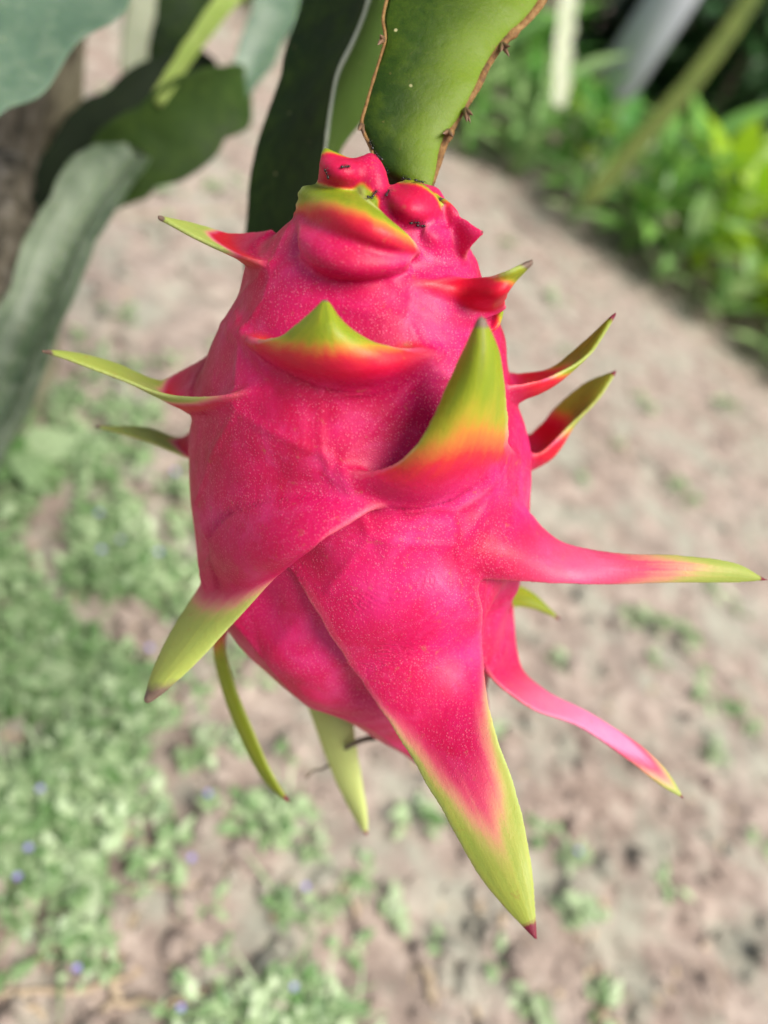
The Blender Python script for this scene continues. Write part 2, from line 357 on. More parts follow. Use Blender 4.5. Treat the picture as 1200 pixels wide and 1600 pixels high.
# ------------------------------------------------------------------ leaves
def leaf_material(name, a, b2, rough=0.45, trans=0.25, scale=9):
    m, n, b = mat(name)
    oi = N(n, 'ShaderNodeObjectInfo'); geo = N(n, 'ShaderNodeNewGeometry')
    rnd = math_(n, 'FRACT', math_(n, 'ADD', oi.outputs['Random'], geo.outputs['Random Per Island']))
    c = mixc(n, rnd, a, b2)
    c = mixc(n, mapr(n, noise_(n, scale, 3), 0.4, 0.65, 0, 0.4), c, tuple(q * 0.6 for q in a))
    n.links.new(c, b.inputs['Base Color']); b.inputs['Roughness'].default_value = rough
    tr = N(n, 'ShaderNodeBsdfTranslucent'); n.links.new(c, tr.inputs[0])
    mx = N(n, 'ShaderNodeMixShader'); mx.inputs[0].default_value = trans
    n.links.new(b.outputs[0], mx.inputs[1]); n.links.new(tr.outputs[0], mx.inputs[2])
    n.links.new(mx.outputs[0], n.nodes['Material Output'].inputs[0])
    return m
M_WEED = leaf_material('ground_weed_leaf', (0.10, 0.22, 0.06), (0.50, 0.63, 0.37), 0.33)
M_WEED_BRIGHT = leaf_material('bright_weed_leaf', (0.22, 0.33, 0.15), (0.42, 0.52, 0.32), 0.4)
M_BED = leaf_material('bed_leaf', (0.08, 0.27, 0.045), (0.24, 0.46, 0.10), 0.30)
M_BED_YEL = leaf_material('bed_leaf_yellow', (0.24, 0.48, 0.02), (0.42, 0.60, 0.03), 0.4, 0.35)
M_BED_PALE = leaf_material('bed_leaf_pale', (0.20, 0.40, 0.12), (0.42, 0.58, 0.26), 0.4)
M_SHRUB = leaf_material('shrub_leaf', (0.03, 0.10, 0.03), (0.09, 0.20, 0.06), 0.35)
M_DARKTREE = leaf_material('shade_dark_leaf', (0.012, 0.035, 0.012), (0.03, 0.07, 0.02), 0.5, 0.1)  # deep shade behind the bed put into a near-black leaf colour
M_VIOLET = mat('violet_petal')[0]; M_VIOLET.node_tree.nodes['Principled BSDF'].inputs['Base Color'].default_value = (0.30, 0.26, 0.62, 1)
M_ORANGE = mat('orange_petal')[0]; M_ORANGE.node_tree.nodes['Principled BSDF'].inputs['Base Color'].default_value = (0.75, 0.25, 0.05, 1)
M_GSTEM = mat('green_stalk')[0]; M_GSTEM.node_tree.nodes['Principled BSDF'].inputs['Base Color'].default_value = (0.16, 0.25, 0.06, 1)
M_STRAW = bark_material('dry_straw', [(0.3, (0.30, 0.22, 0.14)), (0.6, (0.50, 0.40, 0.28)), (0.8, (0.62, 0.54, 0.42))], 120)
M_BARK = bark_material('shrub_bark', [(0.3, (0.05, 0.04, 0.03)), (0.6, (0.13, 0.10, 0.07))], 20)

def leaf_geo(length, width, droop=0.2, fold=0.15, seg=5, tipp=0.75):
    V, F = [], []
    for i in range(seg + 1):
        t = i / seg
        wv = width * 0.5 * (math.sin(math.pi * min(1, t ** tipp)) * 0.98 + (0.03 if i < seg else 0.0))
        y = length * t; z = -droop * length * t * t
        V += [(-wv, y, z + fold * wv), (0, y, z), (wv, y, z + fold * wv)]
    for i in range(seg):
        a = i * 3; F += [(a, a + 1, a + 4, a + 3), (a + 1, a + 2, a + 5, a + 4)]
    return np.array(V), F
def scatter_leaves(specs):             # specs: (matrix3x3, origin, geo)
    V, F, n0 = [], [], 0
    for R3, o, (lv, lf) in specs:
        V.append(lv @ np.asarray(R3).T + o); F.append(np.array(lf) + n0); n0 += len(lv)
    return np.vstack(V), np.vstack(F)
def rot(az, el, roll=0.0):             # leaf's +Y axis swung to azimuth az and raised by el
    return np.array(Matrix.Rotation(az, 3, 'Z') @ Matrix.Rotation(el, 3, 'X') @ Matrix.Rotation(roll, 3, 'Y'))

# dense low weeds (uncountable): sprigs spread round patch centres on the ground
grass = leaf_geo(.045, .0026, .35, .2, 5, .7)
geos = [leaf_geo(l, l * .62, .25, .2, 3, .8) for l in (.006, .008, .010, .013, .017)]
PATCH = [(90, 780, .15, 760), (40, 950, .11, 760), (140, 1000, .09, 440), (60, 1130, .08, 560), (60, 1260, .06, 260), (190, 900, .07, 150), (130, 1270, .055, 120), (40, 1380, .035, 60), (200, 1180, .035, 50), (-150, 900, .20, 500), (-200, 1300, .10, 240),
         (430, 1575, .030, 60), (560, 1575, .030, 60), (350, 1600, .03, 60), (660, 1595, .022, 30), (130, 640, .12, 150), (480, 1700, .05, 160), (430, 1440, .016, 26), (410, 1280, .018, 22), (120, 1490, .02, 24), (250, 250, .25, 60), (400, 60, .5, 110)]
specs = []
for (px, py, r, cnt) in PATCH:
    c = on_ground(px, py)
    for _ in range(int(cnt * .55)):
        x, y = c.x + rng.gauss(0, r * .6), c.y + rng.gauss(0, r * .6)
        if noise.noise(Vector((x * 14, y * 14, 4))) < -0.16: continue
        z0 = ground_z(x, y); hgt = rng.uniform(.004, .030)
        for q in range(rng.randint(3, 6)):
            a = rng.uniform(0, 6.28); el = rng.uniform(-.2, .8)
            if rng.random() < .10:
                specs.append((rot(a, rng.uniform(.3, 1.2)), np.array((x, y, z0)), grass))
                continue
            specs.append((rot(a, el), np.array((x + rng.gauss(0, .004), y + rng.gauss(0, .004), z0 + hgt * rng.uniform(.2, 1))), rng.choice(geos)))
Vw, Fw = scatter_leaves(specs)
put('ground_weeds', fast_mesh('ground_weeds', Vw, Fw, np.zeros((0, 3), int), M_WEED), label='dense low green weeds covering the soil in patches', cat='weeds', kind='stuff')
# loose clods and crumbs (uncountable)
ico = bmesh.new(); bmesh.ops.create_icosphere(ico, subdivisions=1, radius=1); IV = np.array([v.co[:] for v in ico.verts]); IF = np.array([[v.index for v in f.verts] for f in ico.faces]); ico.free()
cv, cf, n0 = [], [], 0
for _ in range(1900):
    px, py = rng.uniform(-100, 1300), rng.uniform(150, 1700)
    g = on_ground(px, py)
    if g.y > 2.3: continue
    s = rng.choice([.0025, .004, .004, .006, .010]) * rng.uniform(.6, 1.3)
    V = IV * np.array((s * rng.uniform(.8, 1.4), s * rng.uniform(.8, 1.4), s * .7)) * nrg.uniform(.75, 1.25, (len(IV), 1))
    cv.append(V + np.array((g.x, g.y, ground_z(g.x, g.y) + s * .25))); cf.append(IF + n0); n0 += len(IV)
put('soil_crumbs', fast_mesh('soil_crumbs', np.vstack(cv), np.zeros((0, 4), int), np.vstack(cf), M_SOIL), label='loose crumbs of dry brown soil strewn over the ground', cat='soil', kind='stuff')

# litter: bits of twig and dead leaf (uncountable)
lsp = []
for _ in range(420):
    g = on_ground(rng.uniform(-50, 1250), rng.uniform(200, 1650))
    if g.y > 2.2: continue
    lg = rng.choice([leaf_geo(rng.uniform(.008, .03), .0016, rng.uniform(-.2, .2), .1, 3), leaf_geo(rng.uniform(.008, .018), .007, .3, .5, 3)])
    lsp.append((rot(rng.uniform(0, 6.28), rng.uniform(-.1, .15), rng.uniform(-.5, .5)), np.array((g.x, g.y, ground_z(g.x, g.y) + .0025)), lg))
Vl, Fl = scatter_leaves(lsp)
put('leaf_litter', fast_mesh('leaf_litter', Vl, Fl, np.zeros((0, 3), int), M_STRAW), label='scattered bits of dry twig and dead leaf on the soil', cat='litter', kind='stuff')
# single weed tufts on the bare soil
tufts = []
for k in range(5):
    sp = []
    for q in range(rng.randint(10, 18)):
        a = rng.uniform(0, 6.28); r = rng.uniform(0, .012); el = rng.uniform(-.1, 1.0)
        sp.append((rot(a, el), np.array((math.sin(-a) * r, math.cos(a) * r, rng.uniform(.001, .018))), leaf_geo(rng.uniform(.010, .020), rng.uniform(.006, .012), .3, .2, 3, .8)))
    V, F = scatter_leaves(sp)
    tufts.append(fast_mesh('weed_tuft', V, F, np.zeros((0, 3), int), [M_WEED, M_WEED_BRIGHT][k % 2]))
TUFT = [(410, 1290), (450, 1260), (380, 1300), (510, 1400), (440, 1420), (560, 1370), (730, 1150), (835, 1310), (880, 1350), (1010, 1040), (1040, 1000), (900, 1450), (770, 1505), (1160, 1130), (1110, 930), (1060, 780), (980, 960),
        (320, 1420), (300, 1180), (310, 1090), (640, 1280), (600, 1440), (690, 1480), (870, 1040), (940, 900), (1000, 640), (880, 560), (1150, 960), (1100, 1180), (1020, 1390), (930, 1580), (820, 1560), (1180, 1320), (480, 1330), (260, 1330),
        (200, 490), (240, 300), (280, 560), (330, 290), (180, 710), (250, 760), (360, 1180), (540, 1480), (230, 640), (960, 700), (1120, 640), (900, 760), (1090, 1090), (790, 380), (860, 470)]
for k, (px, py) in enumerate(TUFT):
    g = on_ground(px, py); o = put('weed_tuft', tufts[k % 5], label='small dull green weed tuft on the bare soil' if k % 5 in (0, 2, 4) else 'small bright green weed tuft on the bare soil', cat='weed', group='dull weed tufts on bare soil' if k % 5 in (0, 2, 4) else 'bright weed tufts on bare soil')
    s = rng.uniform(.5, 1.2) * (1.0 + .35 * min(1.2, g.y))
    o.matrix_basis = Matrix.Translation((g.x, g.y, ground_z(g.x, g.y) - .002)) @ Matrix.Rotation(rng.uniform(0, 6.28), 4, 'Z') @ Matrix.Diagonal((s, s, s * .8, 1))
# broad-leaved weeds
def broad_weed(px, py, size, nl, m, label, seed):
    r_ = random.Random(seed); g = on_ground(px, py); z = ground_z(g.x, g.y)
    t = empty('broadleaf_weed', (g.x, g.y, z), label=label, cat='weed')
    lm = mesh_data('leaf', *leaf_geo(1, .78, .22, .18, 6, .7), m)
    put('stalk', tube_mesh('stalk', [(0, 0, -.01), (.002, 0, size * .35), (.001, .002, size * .6)], [.002, .0016, .001], M_GSTEM, 6), t)
    for q in range(nl):
        a = q * 2.4 + r_.uniform(-.3, .3); s = size * r_.uniform(.65, 1.1); h = size * (.12 + .5 * q / nl)
        put('leaf', lm, t, Matrix.Translation((0, 0, h)) @ Matrix.Rotation(a, 4, 'Z') @ Matrix.Rotation(r_.uniform(.0, .5), 4, 'X') @ Matrix.Diagonal((s, s, s, 1)))
    return t
broad_weed(110, 1385, .030, 9, M_WEED_BRIGHT, 'bright green broad leaved weed standing above the low weed patch beside straw', 1)
broad_weed(35, 740, .055, 8, M_WEED, 'pale green weed with the largest rounded leaves, beside the cactus foot', 2)
broad_weed(45, 1080, .036, 6, M_WEED_BRIGHT, 'bright green weed with rounded leaves amid the dense low weeds', 3)
broad_weed(95, 1200, .030, 6, M_WEED, 'dull green small broad leaved weed amid violet flowers', 4)
# violet flowers
fv, ff = [], []
for q in range(5):
    lv, lf = leaf_geo(.0035, .003, -.3, .1, 2); R3 = rot(q * 2 * math.pi / 5, .5); fv.append(lv @ R3.T + np.array((0, 0, .012))); ff.append(np.array(lf) + q * len(lv))
pet = fast_mesh('petals', np.vstack(fv), np.vstack(ff), np.zeros((0, 3), int), M_VIOLET)
stk = tube_mesh('stalk', [(0, 0, -.012), (.0004, 0, .004), (0, 0, .0125)], [.0006, .0005, .0005], M_GSTEM, 5)
for (px, py) in [(55, 1254), (35, 1348), (20, 1388), (108, 1530), (262, 1592), (280, 1365), (452, 1408), (410, 1250), (305, 1268), (220, 1043), (238, 888), (148, 823), (60, 632), (180, 868), (432, 1560), (870, 1350), (265, 760), (150, 885)]:
    g = on_ground(px, py); t = empty('violet_flower', (g.x, g.y, ground_z(g.x, g.y) + .010), label='tiny violet flower on a thin stalk among ground weeds', cat='flower', group='tiny violet flowers among the weeds')
    s = 1.0 + .5 * g.y; mb = Matrix.Diagonal((s, s, s, 1)) @ Matrix.Rotation(rng.uniform(0, 6), 4, 'Z')
    put('stalk', stk, t, mb); put('petals', pet, t, mb)
# dry straw on the soil
for (x0, y0, x1, y1, r) in [(-20, 1565, 215, 1528, .0022), (20, 1545, 75, 1600, .0022), (150, 1590, 330, 1552, .0026), (165, 1500, 185, 1570, .003), (190, 1395, 330, 1385, .0010), (655, 1510, 668, 1570, .0035), (915, 1600, 960, 1565, .0035), (150, 345, 400, 320, .0016), (40, 1440, 130, 1510, .0015)]:
    a, b2 = on_ground(x0, y0), on_ground(x1, y1); pts = []
    for t in np.linspace(0, 1, 9):
        q = a.lerp(b2, t); pts.append((q.x + rng.gauss(0, .002), q.y + rng.gauss(0, .002), ground_z(q.x, q.y) + r * .9))
    pm = np.mean(pts, axis=0); o = put('straw_stalk', tube_mesh('straw_stalk', np.array(pts) - pm, [r * .7, r, r, r, r, r, r, r * .8, r * .4], M_STRAW, 6), mw=Matrix.Translation(pm), label='dry pale straw stalk lying on the brown soil', cat='straw', group='dry straw stalks on the soil')

# ------------------------------------------------------------------ planted bed across the path
bed_leaf = {}
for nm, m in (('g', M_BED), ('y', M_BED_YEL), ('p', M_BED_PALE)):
    bed_leaf[nm] = [mesh_data('leaf', *leaf_geo(.21, .050, .35, .25, 6, .8), m), mesh_data('leaf', *leaf_geo(.16, .058, .2, .25, 6, .8), m)]
bed_stem = tube_mesh('stalk', [(0, 0, -.03), (.004, 0, .10), (0, .006, .24)], [.006, .005, .003], M_GSTEM, 6)
LAB = {'g': ('deep green lance leaved plant in the bed across the bare soil', 'deep green bed plants'), 'y': ('yellow green lance leaved plant in the bed', 'yellow green bed plants'), 'p': ('pale green lance leaved plant in the bed edge', 'pale green bed plants')}
def bed_plant(x, y, kind, s):
    t = empty('bed_plant', (x, y, ground_z(x, y)), label=LAB[kind][0], cat='plant', group=LAB[kind][1])
    put('stalk', bed_stem, t, Matrix.Diagonal((s, s, s, 1)))
    for q in range(11):
        h = (.03 + .21 * q / 10) * s; el = rng.uniform(.15, .7) + .5 * q / 10
        ls = s * rng.uniform(.75, 1.2)
        put('leaf', rng.choice(bed_leaf[kind]), t, Matrix.Translation((0, 0, h)) @ Matrix.Rotation(q * 2.4 + rng.uniform(-.4, .4), 4, 'Z') @ Matrix.Rotation(el, 4, 'X') @ Matrix.Diagonal((ls, ls, ls, 1)))
for i in range(100):
    row = i % 5
    x = -1.3 + (i // 5) * 0.152 + rng.uniform(-.07, .07); y = 2.12 + row * .15 + rng.uniform(-.06, .06)
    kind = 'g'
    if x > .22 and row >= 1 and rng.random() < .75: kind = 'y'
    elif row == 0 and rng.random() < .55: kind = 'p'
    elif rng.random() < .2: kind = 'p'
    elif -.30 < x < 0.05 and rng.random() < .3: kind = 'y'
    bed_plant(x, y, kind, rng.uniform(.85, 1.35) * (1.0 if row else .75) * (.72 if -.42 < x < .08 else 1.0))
# shrubs and trees behind the bed
def shrub(name, x, y, h, rx, m, n_, ll, label, cat, group=None, trunk_h=.25, z0=.12, tr=.02):
    t = empty(name, (x, y, ground_z(x, y)), label=label, cat=cat, group=group)
    put('trunk', tube_mesh('trunk', [(0, 0, -.08), (.02, .01, h * .3), (-.02, .02, h * .65), (.01, 0, h * .9)], [tr, tr * .85, tr * .6, tr * .2], M_BARK, 8), t)
    sp = []; clumps = [(rng.uniform(-1, 1), rng.uniform(-1, 1), rng.uniform(0, 1)) for _ in range(14)]
    for q in range(n_):
        cx, cy, cz = rng.choice(clumps)
        p = np.array((rx * (cx * .75 + rng.gauss(0, .22)), rx * (cy * .75 + rng.gauss(0, .22)), max(z0 * h, h * (z0 + (1 - z0) * (cz * .85 + rng.gauss(0, .12))))))
        sp.append((rot(rng.uniform(0, 6.28), rng.uniform(-.9, .6), rng.uniform(-.4, .4)), p, leaf_geo(ll * rng.uniform(.7, 1.3), ll * .42, .3, .2, 3, .8)))
    V, F = scatter_leaves(sp)
    put('crown', fast_mesh('crown', V, F, np.zeros((0, 3), int), m), t); return t
for (x, y, h, rx, m, lb) in [(-1.3, 3.35, .8, .40, M_SHRUB, 'dark green leafy shrub behind the far end of the bed'), (-.72, 3.5, .42, .30, M_BED, 'low green shrub in front of the dark thicket'), (.12, 3.3, .95, .32, M_SHRUB, 'dark green leafy shrub beside the grey post'),
                         (.62, 3.25, 1.0, .34, M_BED_PALE, 'pale leaved shrub behind the yellow green bed plants'), (1.12, 3.2, 1.1, .38, M_BED, 'mid green leafy shrub next to the pale leaved one'), (.36, 3.9, 1.3, .40, M_BED_YEL, 'yellow green shrub behind the grey post'), (1.55, 3.9, 1.6, .5, M_SHRUB, 'tall dark green shrub at the end of the bed')]:
    shrub('leafy_shrub', x, y, h, rx, m, 520, .10, lb, 'shrub')
for i, (x, y, h) in enumerate([(-2.4, 5.4, 2.6), (-1.35, 5.0, 2.3), (-.45, 4.7, 2.2), (.55, 5.2, 2.6), (1.5, 5.4, 2.8), (2.6, 5.6, 2.9), (3.8, 6.2, 3.2)]):
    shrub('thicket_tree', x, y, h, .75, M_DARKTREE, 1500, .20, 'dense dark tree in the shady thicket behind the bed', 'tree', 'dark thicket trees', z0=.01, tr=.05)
for i, (x, y, h, rx) in enumerate([(-.85, 3.75, 1.1, .42), (-.38, 3.45, .95, .34), (.02, 3.75, 1.2, .40), (.5, 4.2, 1.5, .5), (-1.5, 4.1, 1.4, .5), (1.2, 4.4, 1.7, .55), (-.2, 3.95, 1.3, .45)]):  # added to turn the gaps round the post black
    shrub('backdrop_shrub', x, y, h, rx, M_DARKTREE, 800, .13, 'near-black shrub added as a dark backdrop behind the grey post', 'shrub', 'added dark backdrop shrubs', z0=.01)
ro = on_ground(1188, 150); og = P(1190, 60, 3.0)
t = empty('orange_flower', (og.x, og.y, 0), label='orange flower on a tall stalk behind the bed', cat='flower')
put('stalk', tube_mesh('stalk', [(0, 0, -.03), (.01, 0, og.z * .5), (0, 0, og.z)], [.006, .005, .004], M_GSTEM, 6), t)
om = mesh_data('petal', *leaf_geo(.055, .035, -.2, .2, 4), M_ORANGE)
for q in range(6): put('petal', om, t, Matrix.Translation((0, 0, og.z)) @ Matrix.Rotation(q * math.pi / 3, 4, 'Z') @ Matrix.Rotation(.5, 4, 'X'))
# grey post with a second cactus draped over it
M_POST, n_, b_ = mat('grey_post')
n_.links.new(ramp(n_, noise_(n_, 9, 5, .6), [(0.3, (0.46, 0.47, 0.55)), (0.7, (0.56, 0.57, 0.65))]), b_.inputs['Base Color']); b_.inputs['Roughness'].default_value = .7
pb = P(957, 140, 2.5)
po = empty('grey_post', (pb.x, pb.y, 0), label='smooth grey concrete post standing upright in the planted bed', cat='post')
put('shaft', tube_mesh('shaft', [(0, 0, -.05), (0, 0, .6), (0, 0, 1.2), (0, 0, 1.75)], [.072, .072, .071, .070], M_POST, 28), po)
put('cap', tube_mesh('cap', [(0, 0, 1.75), (0, 0, 1.765), (0, 0, 1.80), (0, 0, 1.81)], [.070, .085, .085, .078], M_POST, 28), po)
c2 = empty('draped_cactus', (pb.x, pb.y, 1.81), label='second cactus draped from the top of the grey post', cat='cactus')
_I2 = Matrix.Translation((-pb.x, -pb.y, -1.81))
def put2(name, me, parent=None, mw=None, **k): return _put(name, me, parent, _I2 if parent is c2 else mw, **k)
put = put2
top = np.array((pb.x, pb.y, 1.815))
stem_from_center(c2, [Pt(870, 168, 1.40), Pt(872, 155, 1.40), Pt(876, 80, 1.41), Pt(884, 0, 1.43), Pt(892, -90, 1.48), (Pt(892, -90, 1.48) + top) / 2 + np.array((0, -.1, .25)), top], [.005, .018, .022, .023, .023, .022, .022], M_STEM_PALE, tw=(.3, .6), scallop=.25, spacing=.055, sag=(.4, .4, .4))
stem_from_center(c2, [Pt(914, 318, 1.75), Pt(922, 304, 1.75), Pt(1000, 215, 1.76), Pt(1090, 108, 1.78), Pt(1172, -12, 1.82), Pt(1230, -130, 1.9), (Pt(1230, -130, 1.9) + top) / 2 + np.array((0, 0, .22)), top], [.010, .028, .031, .032, .032, .032, .032, .030], M_STEM_OLIVE, tw=(.4, .6), scallop=.06, sag=(.15, .15, .15))
put = _put
# bamboo rail resting in the foliage
a, b2 = Pt(1010, 172, 2.75), Pt(1235, 318, 2.70)
pm = (a + b2) / 2
put('bamboo_rail', tube_mesh('bamboo_rail', [a - pm, (a * .66 + b2 * .34) - pm + np.array((0, 0, .006)), (a * .33 + b2 * .67) - pm, b2 - pm], [.012, .013, .012, .012], M_STRAW, 8), mw=Matrix.Translation(pm), label='thin pale bamboo rail lying level across the bed foliage', cat='rail')

# ------------------------------------------------------------------ dragon fruit
def fruit_material():
    m, n, b = mat('dragon_fruit_skin')
    L = n.links
    co = N(n, 'ShaderNodeTexCoord').outputs['Object']
    fuv = N(n, 'ShaderNodeAttribute', attribute_name='finuv').outputs['Vector']
    vein = noise_(n, 1.0, 4, 0.6, fuv)
    green, red, dark, seam, pale = (attr(n, q) for q in ('green', 'red', 'dark', 'seam', 'pale'))
    big = noise_(n, 28, 4, 0.6, co)
    mid = noise_(n, 120, 4, 0.6, co)
    pink = ramp(n, big, [(0.32, (0.38, 0.001, 0.040)), (0.50, (0.49, 0.003, 0.078)), (0.68, (0.57, 0.012, 0.14))])
    pink = mixc(n, mapr(n, mid, 0.35, 0.7, 0, 0.35), pink, (0.40, 0.001, 0.036))
    # faint lengthwise fibres
    mp = N(n, 'ShaderNodeMapping'); mp.inputs['Scale'].default_value = (1, 0.16, 1); L.new(co, mp.inputs[0])
    fib = noise_(n, 900, 3, 0.6, mp.outputs[0])
    pink = mixc(n, mapr(n, fib, 0.45, 0.75, 0, 0.10), pink, (0.62, 0.06, 0.22))
    bloom = mapr(n, noise_(n, 60, 4, 0.65, co, dist=0.6), 0.52, 0.68, 0, 0.30)
    pink = mixc(n, bloom, pink, (0.64, 0.06, 0.24))
    # pale dots in two sizes
    def dots(scale, lo, hi, seed):
        v = N(n, 'ShaderNodeTexVoronoi', Scale=scale); v.inputs['Randomness'].default_value = 1.0
        mm = N(n, 'ShaderNodeMapping'); mm.inputs['Location'].default_value = (seed, seed * .7, 0); L.new(co, mm.inputs[0]); L.new(mm.outputs[0], v.inputs['Vector'])
        sep = N(n, 'ShaderNodeSeparateColor'); L.new(v.outputs['Color'], sep.inputs[0])
        size = mapr(n, sep.outputs[0], 0, 1, lo, hi)
        d = math_(n, 'DIVIDE', v.outputs['Distance'], size)
        on = mapr(n, sep.outputs[1], 0.0, 0.8, 0.35, 1)
        return math_(n, 'MULTIPLY', mapr(n, d, 0.35, 1.25, 1, 0), on)
    dens = mapr(n, noise_(n, 45, 3, 0.6, co), 0.34, 0.58, 0.28, 1.0)
    dd = math_(n, 'MULTIPLY', math_(n, 'MAXIMUM', dots(950, 0.18, 0.34, 0.0), dots(1400, 0.20, 0.36, 3.3)), dens)
    keep = math_(n, 'SUBTRACT', 1.0, math_(n, 'MAXIMUM', math_(n, 'MAXIMUM', green, red), dark), True)
    dd = math_(n, 'MULTIPLY', dd, keep)
    colr = mixc(n, math_(n, 'MULTIPLY', dd, 0.42), pink, (0.80, 0.20, 0.30))
    colr = mixc(n, red, colr, mixc(n, mapr(n, mid, 0.4, 0.7, 0, 0.5), (0.50, 0.001, 0.018), (0.54, 0.008, 0.028)))
    colr = mixc(n, math_(n, 'MULTIPLY', seam, 0.45), colr, (0.42, 0.004, 0.05))
    colr = mixc(n, attr(n, 'blush'), colr, mixc(n, mid, (0.72, 0.16, 0.34), (0.78, 0.30, 0.46)))
    colr = mixc(n, math_(n, 'MULTIPLY', attr(n, 'rim'), 0.20), colr, (0.74, 0.34, 0.30))
    gj = math_(n, 'ADD', green, math_(n, 'MULTIPLY', math_(n, 'SUBTRACT', mid, 0.5), 0.22))
    gj = math_(n, 'ADD', gj, math_(n, 'MULTIPLY', math_(n, 'SUBTRACT', vein, 0.5), 0.40))
    gj = math_(n, 'MULTIPLY', gj, mapr(n, green, 0.0, 0.12, 0, 1), True)
    gre = mixc(n, mapr(n, big, 0.35, 0.65), (0.19, 0.25, 0.007), (0.26, 0.29, 0.016))
    gre = mixc(n, mapr(n, vein, 0.40, 0.66, 0, 0.6), gre, (0.16, 0.23, 0.012))
    gre = mixc(n, pale, gre, (0.40, 0.47, 0.15))
    gre = mixc(n, math_(n, 'MULTIPLY', attr(n, 'rib'), 0.5), gre, (0.10, 0.13, 0.008))
    mrow = ramp(n, gj, [(0.0, (0.50, 0.003, 0.03)), (0.30, (0.54, 0.025, 0.03)), (0.55, (0.50, 0.15, 0.03)), (0.78, (0.39, 0.29, 0.02)), (1.0, (0.26, 0.29, 0.010))])
    mrow2 = ramp(n, gj, [(0.0, (0.46, 0.006, 0.08)), (0.30, (0.55, 0.07, 0.13)), (0.55, (0.56, 0.24, 0.16)), (0.78, (0.46, 0.38, 0.12)), (1.0, (0.32, 0.37, 0.05))])
    mrow = mixc(n, mapr(n, pale, 0.08, 0.3), mrow, mrow2)
    gcol = mixc(n, mapr(n, gj, 0.62, 0.98), mrow, gre)
    colr = mixc(n, mapr(n, gj, 0.02, 0.3), colr, gcol)
    colr = mixc(n, mapr(n, math_(n, 'ADD', dark, math_(n, 'MULTIPLY', math_(n, 'SUBTRACT', mid, .5), .5)), 0.35, 0.75), colr,
                mixc(n, attr(n, 'drytip'), (0.16, 0.012, 0.03), mixc(n, mid, (0.055, 0.03, 0.02), (0.24, 0.17, 0.13))))
    # scuffs and small blemishes
    sc = noise_(n, 210, 5, 0.7, co)
    colr = mixc(n, math_(n, 'MULTIPLY', mapr(n, sc, 0.62, 0.74, 0, 0.6), 1.0), colr, (0.30, 0.11, 0.045))
    L.new(colr, b.inputs['Base Color'])
    rough = mapr(n, noise_(n, 160, 4, .6, co), 0.3, 0.7, 0.38, 0.56)
    L.new(rough, b.inputs['Roughness'])
    b.inputs['Subsurface Weight'].default_value = 0.12
    b.inputs['Subsurface Radius'].default_value = (1.0, 0.35, 0.25)
    b.inputs['Subsurface Scale'].default_value = 0.004
    b.inputs['Specular IOR Level'].default_value = 0.27
    b.inputs['Coat Weight'].default_value = 0.0
    h = math_(n, 'ADD', math_(n, 'MULTIPLY', dd, 0.5), math_(n, 'ADD', math_(n, 'MULTIPLY', mid, 0.9), math_(n, 'MULTIPLY', fib, 0.25)))
    wr = noise_(n, 420, 5, .65, co, dist=.8)
    h = math_(n, 'ADD', h, math_(n, 'MULTIPLY', wr, 0.35)); h = math_(n, 'ADD', h, math_(n, 'MULTIPLY', math_(n, 'MULTIPLY', vein, green), 0.8))
    bump(n, b, h, 0.36, 0.0007)
    return m
M_FRUIT = fruit_material()

# body of revolution round a leaning axis: (row, left edge, right edge) of its outline
TAB = [(288, 590, 640), (300, 535, 680), (318, 474, 694), (345, 428, 704), (385, 385, 720), (440, 362, 750), (520, 322, 776), (600, 297, 797),
       (680, 292, 818), (760, 300, 827), (830, 313, 825), (900, 338, 813), (960, 376, 797), (1000, 420, 785),
       (1050, 490, 774), (1100, 556, 768), (1150, 618, 764), (1190, 660, 752), (1212, 688, 722)]
def axis_depth(py): return 0.222 + (py - 270) * (0.083 / 940)
T = np.array(TAB, float)
cen = np.array([C((l + r) / 2, y, axis_depth(y)) for y, l, r in TAB])
rad = np.array([(r - l) / 2 * axis_depth(y) / FPX * 0.985 for y, l, r in TAB])
NR, NA = 150, 220
prof = catmull(np.column_stack([cen, rad]), NR)
ax = Vector(cen[-1] - cen[1]).normalized()
e1 = Vector((1, 0, 0)); e1 = (e1 - ax * e1.dot(ax)).normalized(); e2 = ax.cross(e1)
E1, E2 = np.array(e1), np.array(e2)
ang = np.linspace(0, 2 * math.pi, NA, endpoint=False)
BV = (prof[:, None, :3] + prof[:, None, 3:4] * (np.cos(ang)[None, :, None] * E1 + np.sin(ang)[None, :, None] * E2))
for i in range(NR):
    for j in range(NA):
        p = Vector(BV[i, j]); q = Vector(prof[i, :3]); dirv = (p - q).normalized()
        BV[i, j] += np.array(dirv) * (noise.noise(p * 38) * 0.0016 + noise.noise(p * 85 + Vector((5, 2, 1))) * 0.0006) * min(1, prof[i, 3] / .03)
BV = BV.reshape(-1, 3)
ii, jj = np.meshgrid(np.arange(NR - 1), np.arange(NA), indexing='ij')
BQ = np.stack([ii * NA + jj, ii * NA + (jj + 1) % NA, (ii + 1) * NA + (jj + 1) % NA, (ii + 1) * NA + jj], -1).reshape(-1, 4)
BV = np.vstack([BV, prof[0, :3], prof[-1, :3]]); nb = NR * NA
BT = [(nb, (j + 1) % NA, j) for j in range(NA)] + [(nb + 1, (NR - 1) * NA + j, (NR - 1) * NA + (j + 1) % NA) for j in range(NA)]
body_bvh = BVHTree.FromPolygons([Vector(v) for v in BV], [tuple(map(int, q)) for q in BQ] + BT)
def S(px, py, h=0.0):                   # a spot on the skin, lifted by h (in photo pixels at the fruit) towards the viewer
    dr = C(px, py, 1.0)
    hit = body_bvh.ray_cast(Vector((0, 0, 0)), dr.normalized())
    d = -hit[0].z if hit[0] else axis_depth(py)
    return (px, py, d - h * 0.00021)

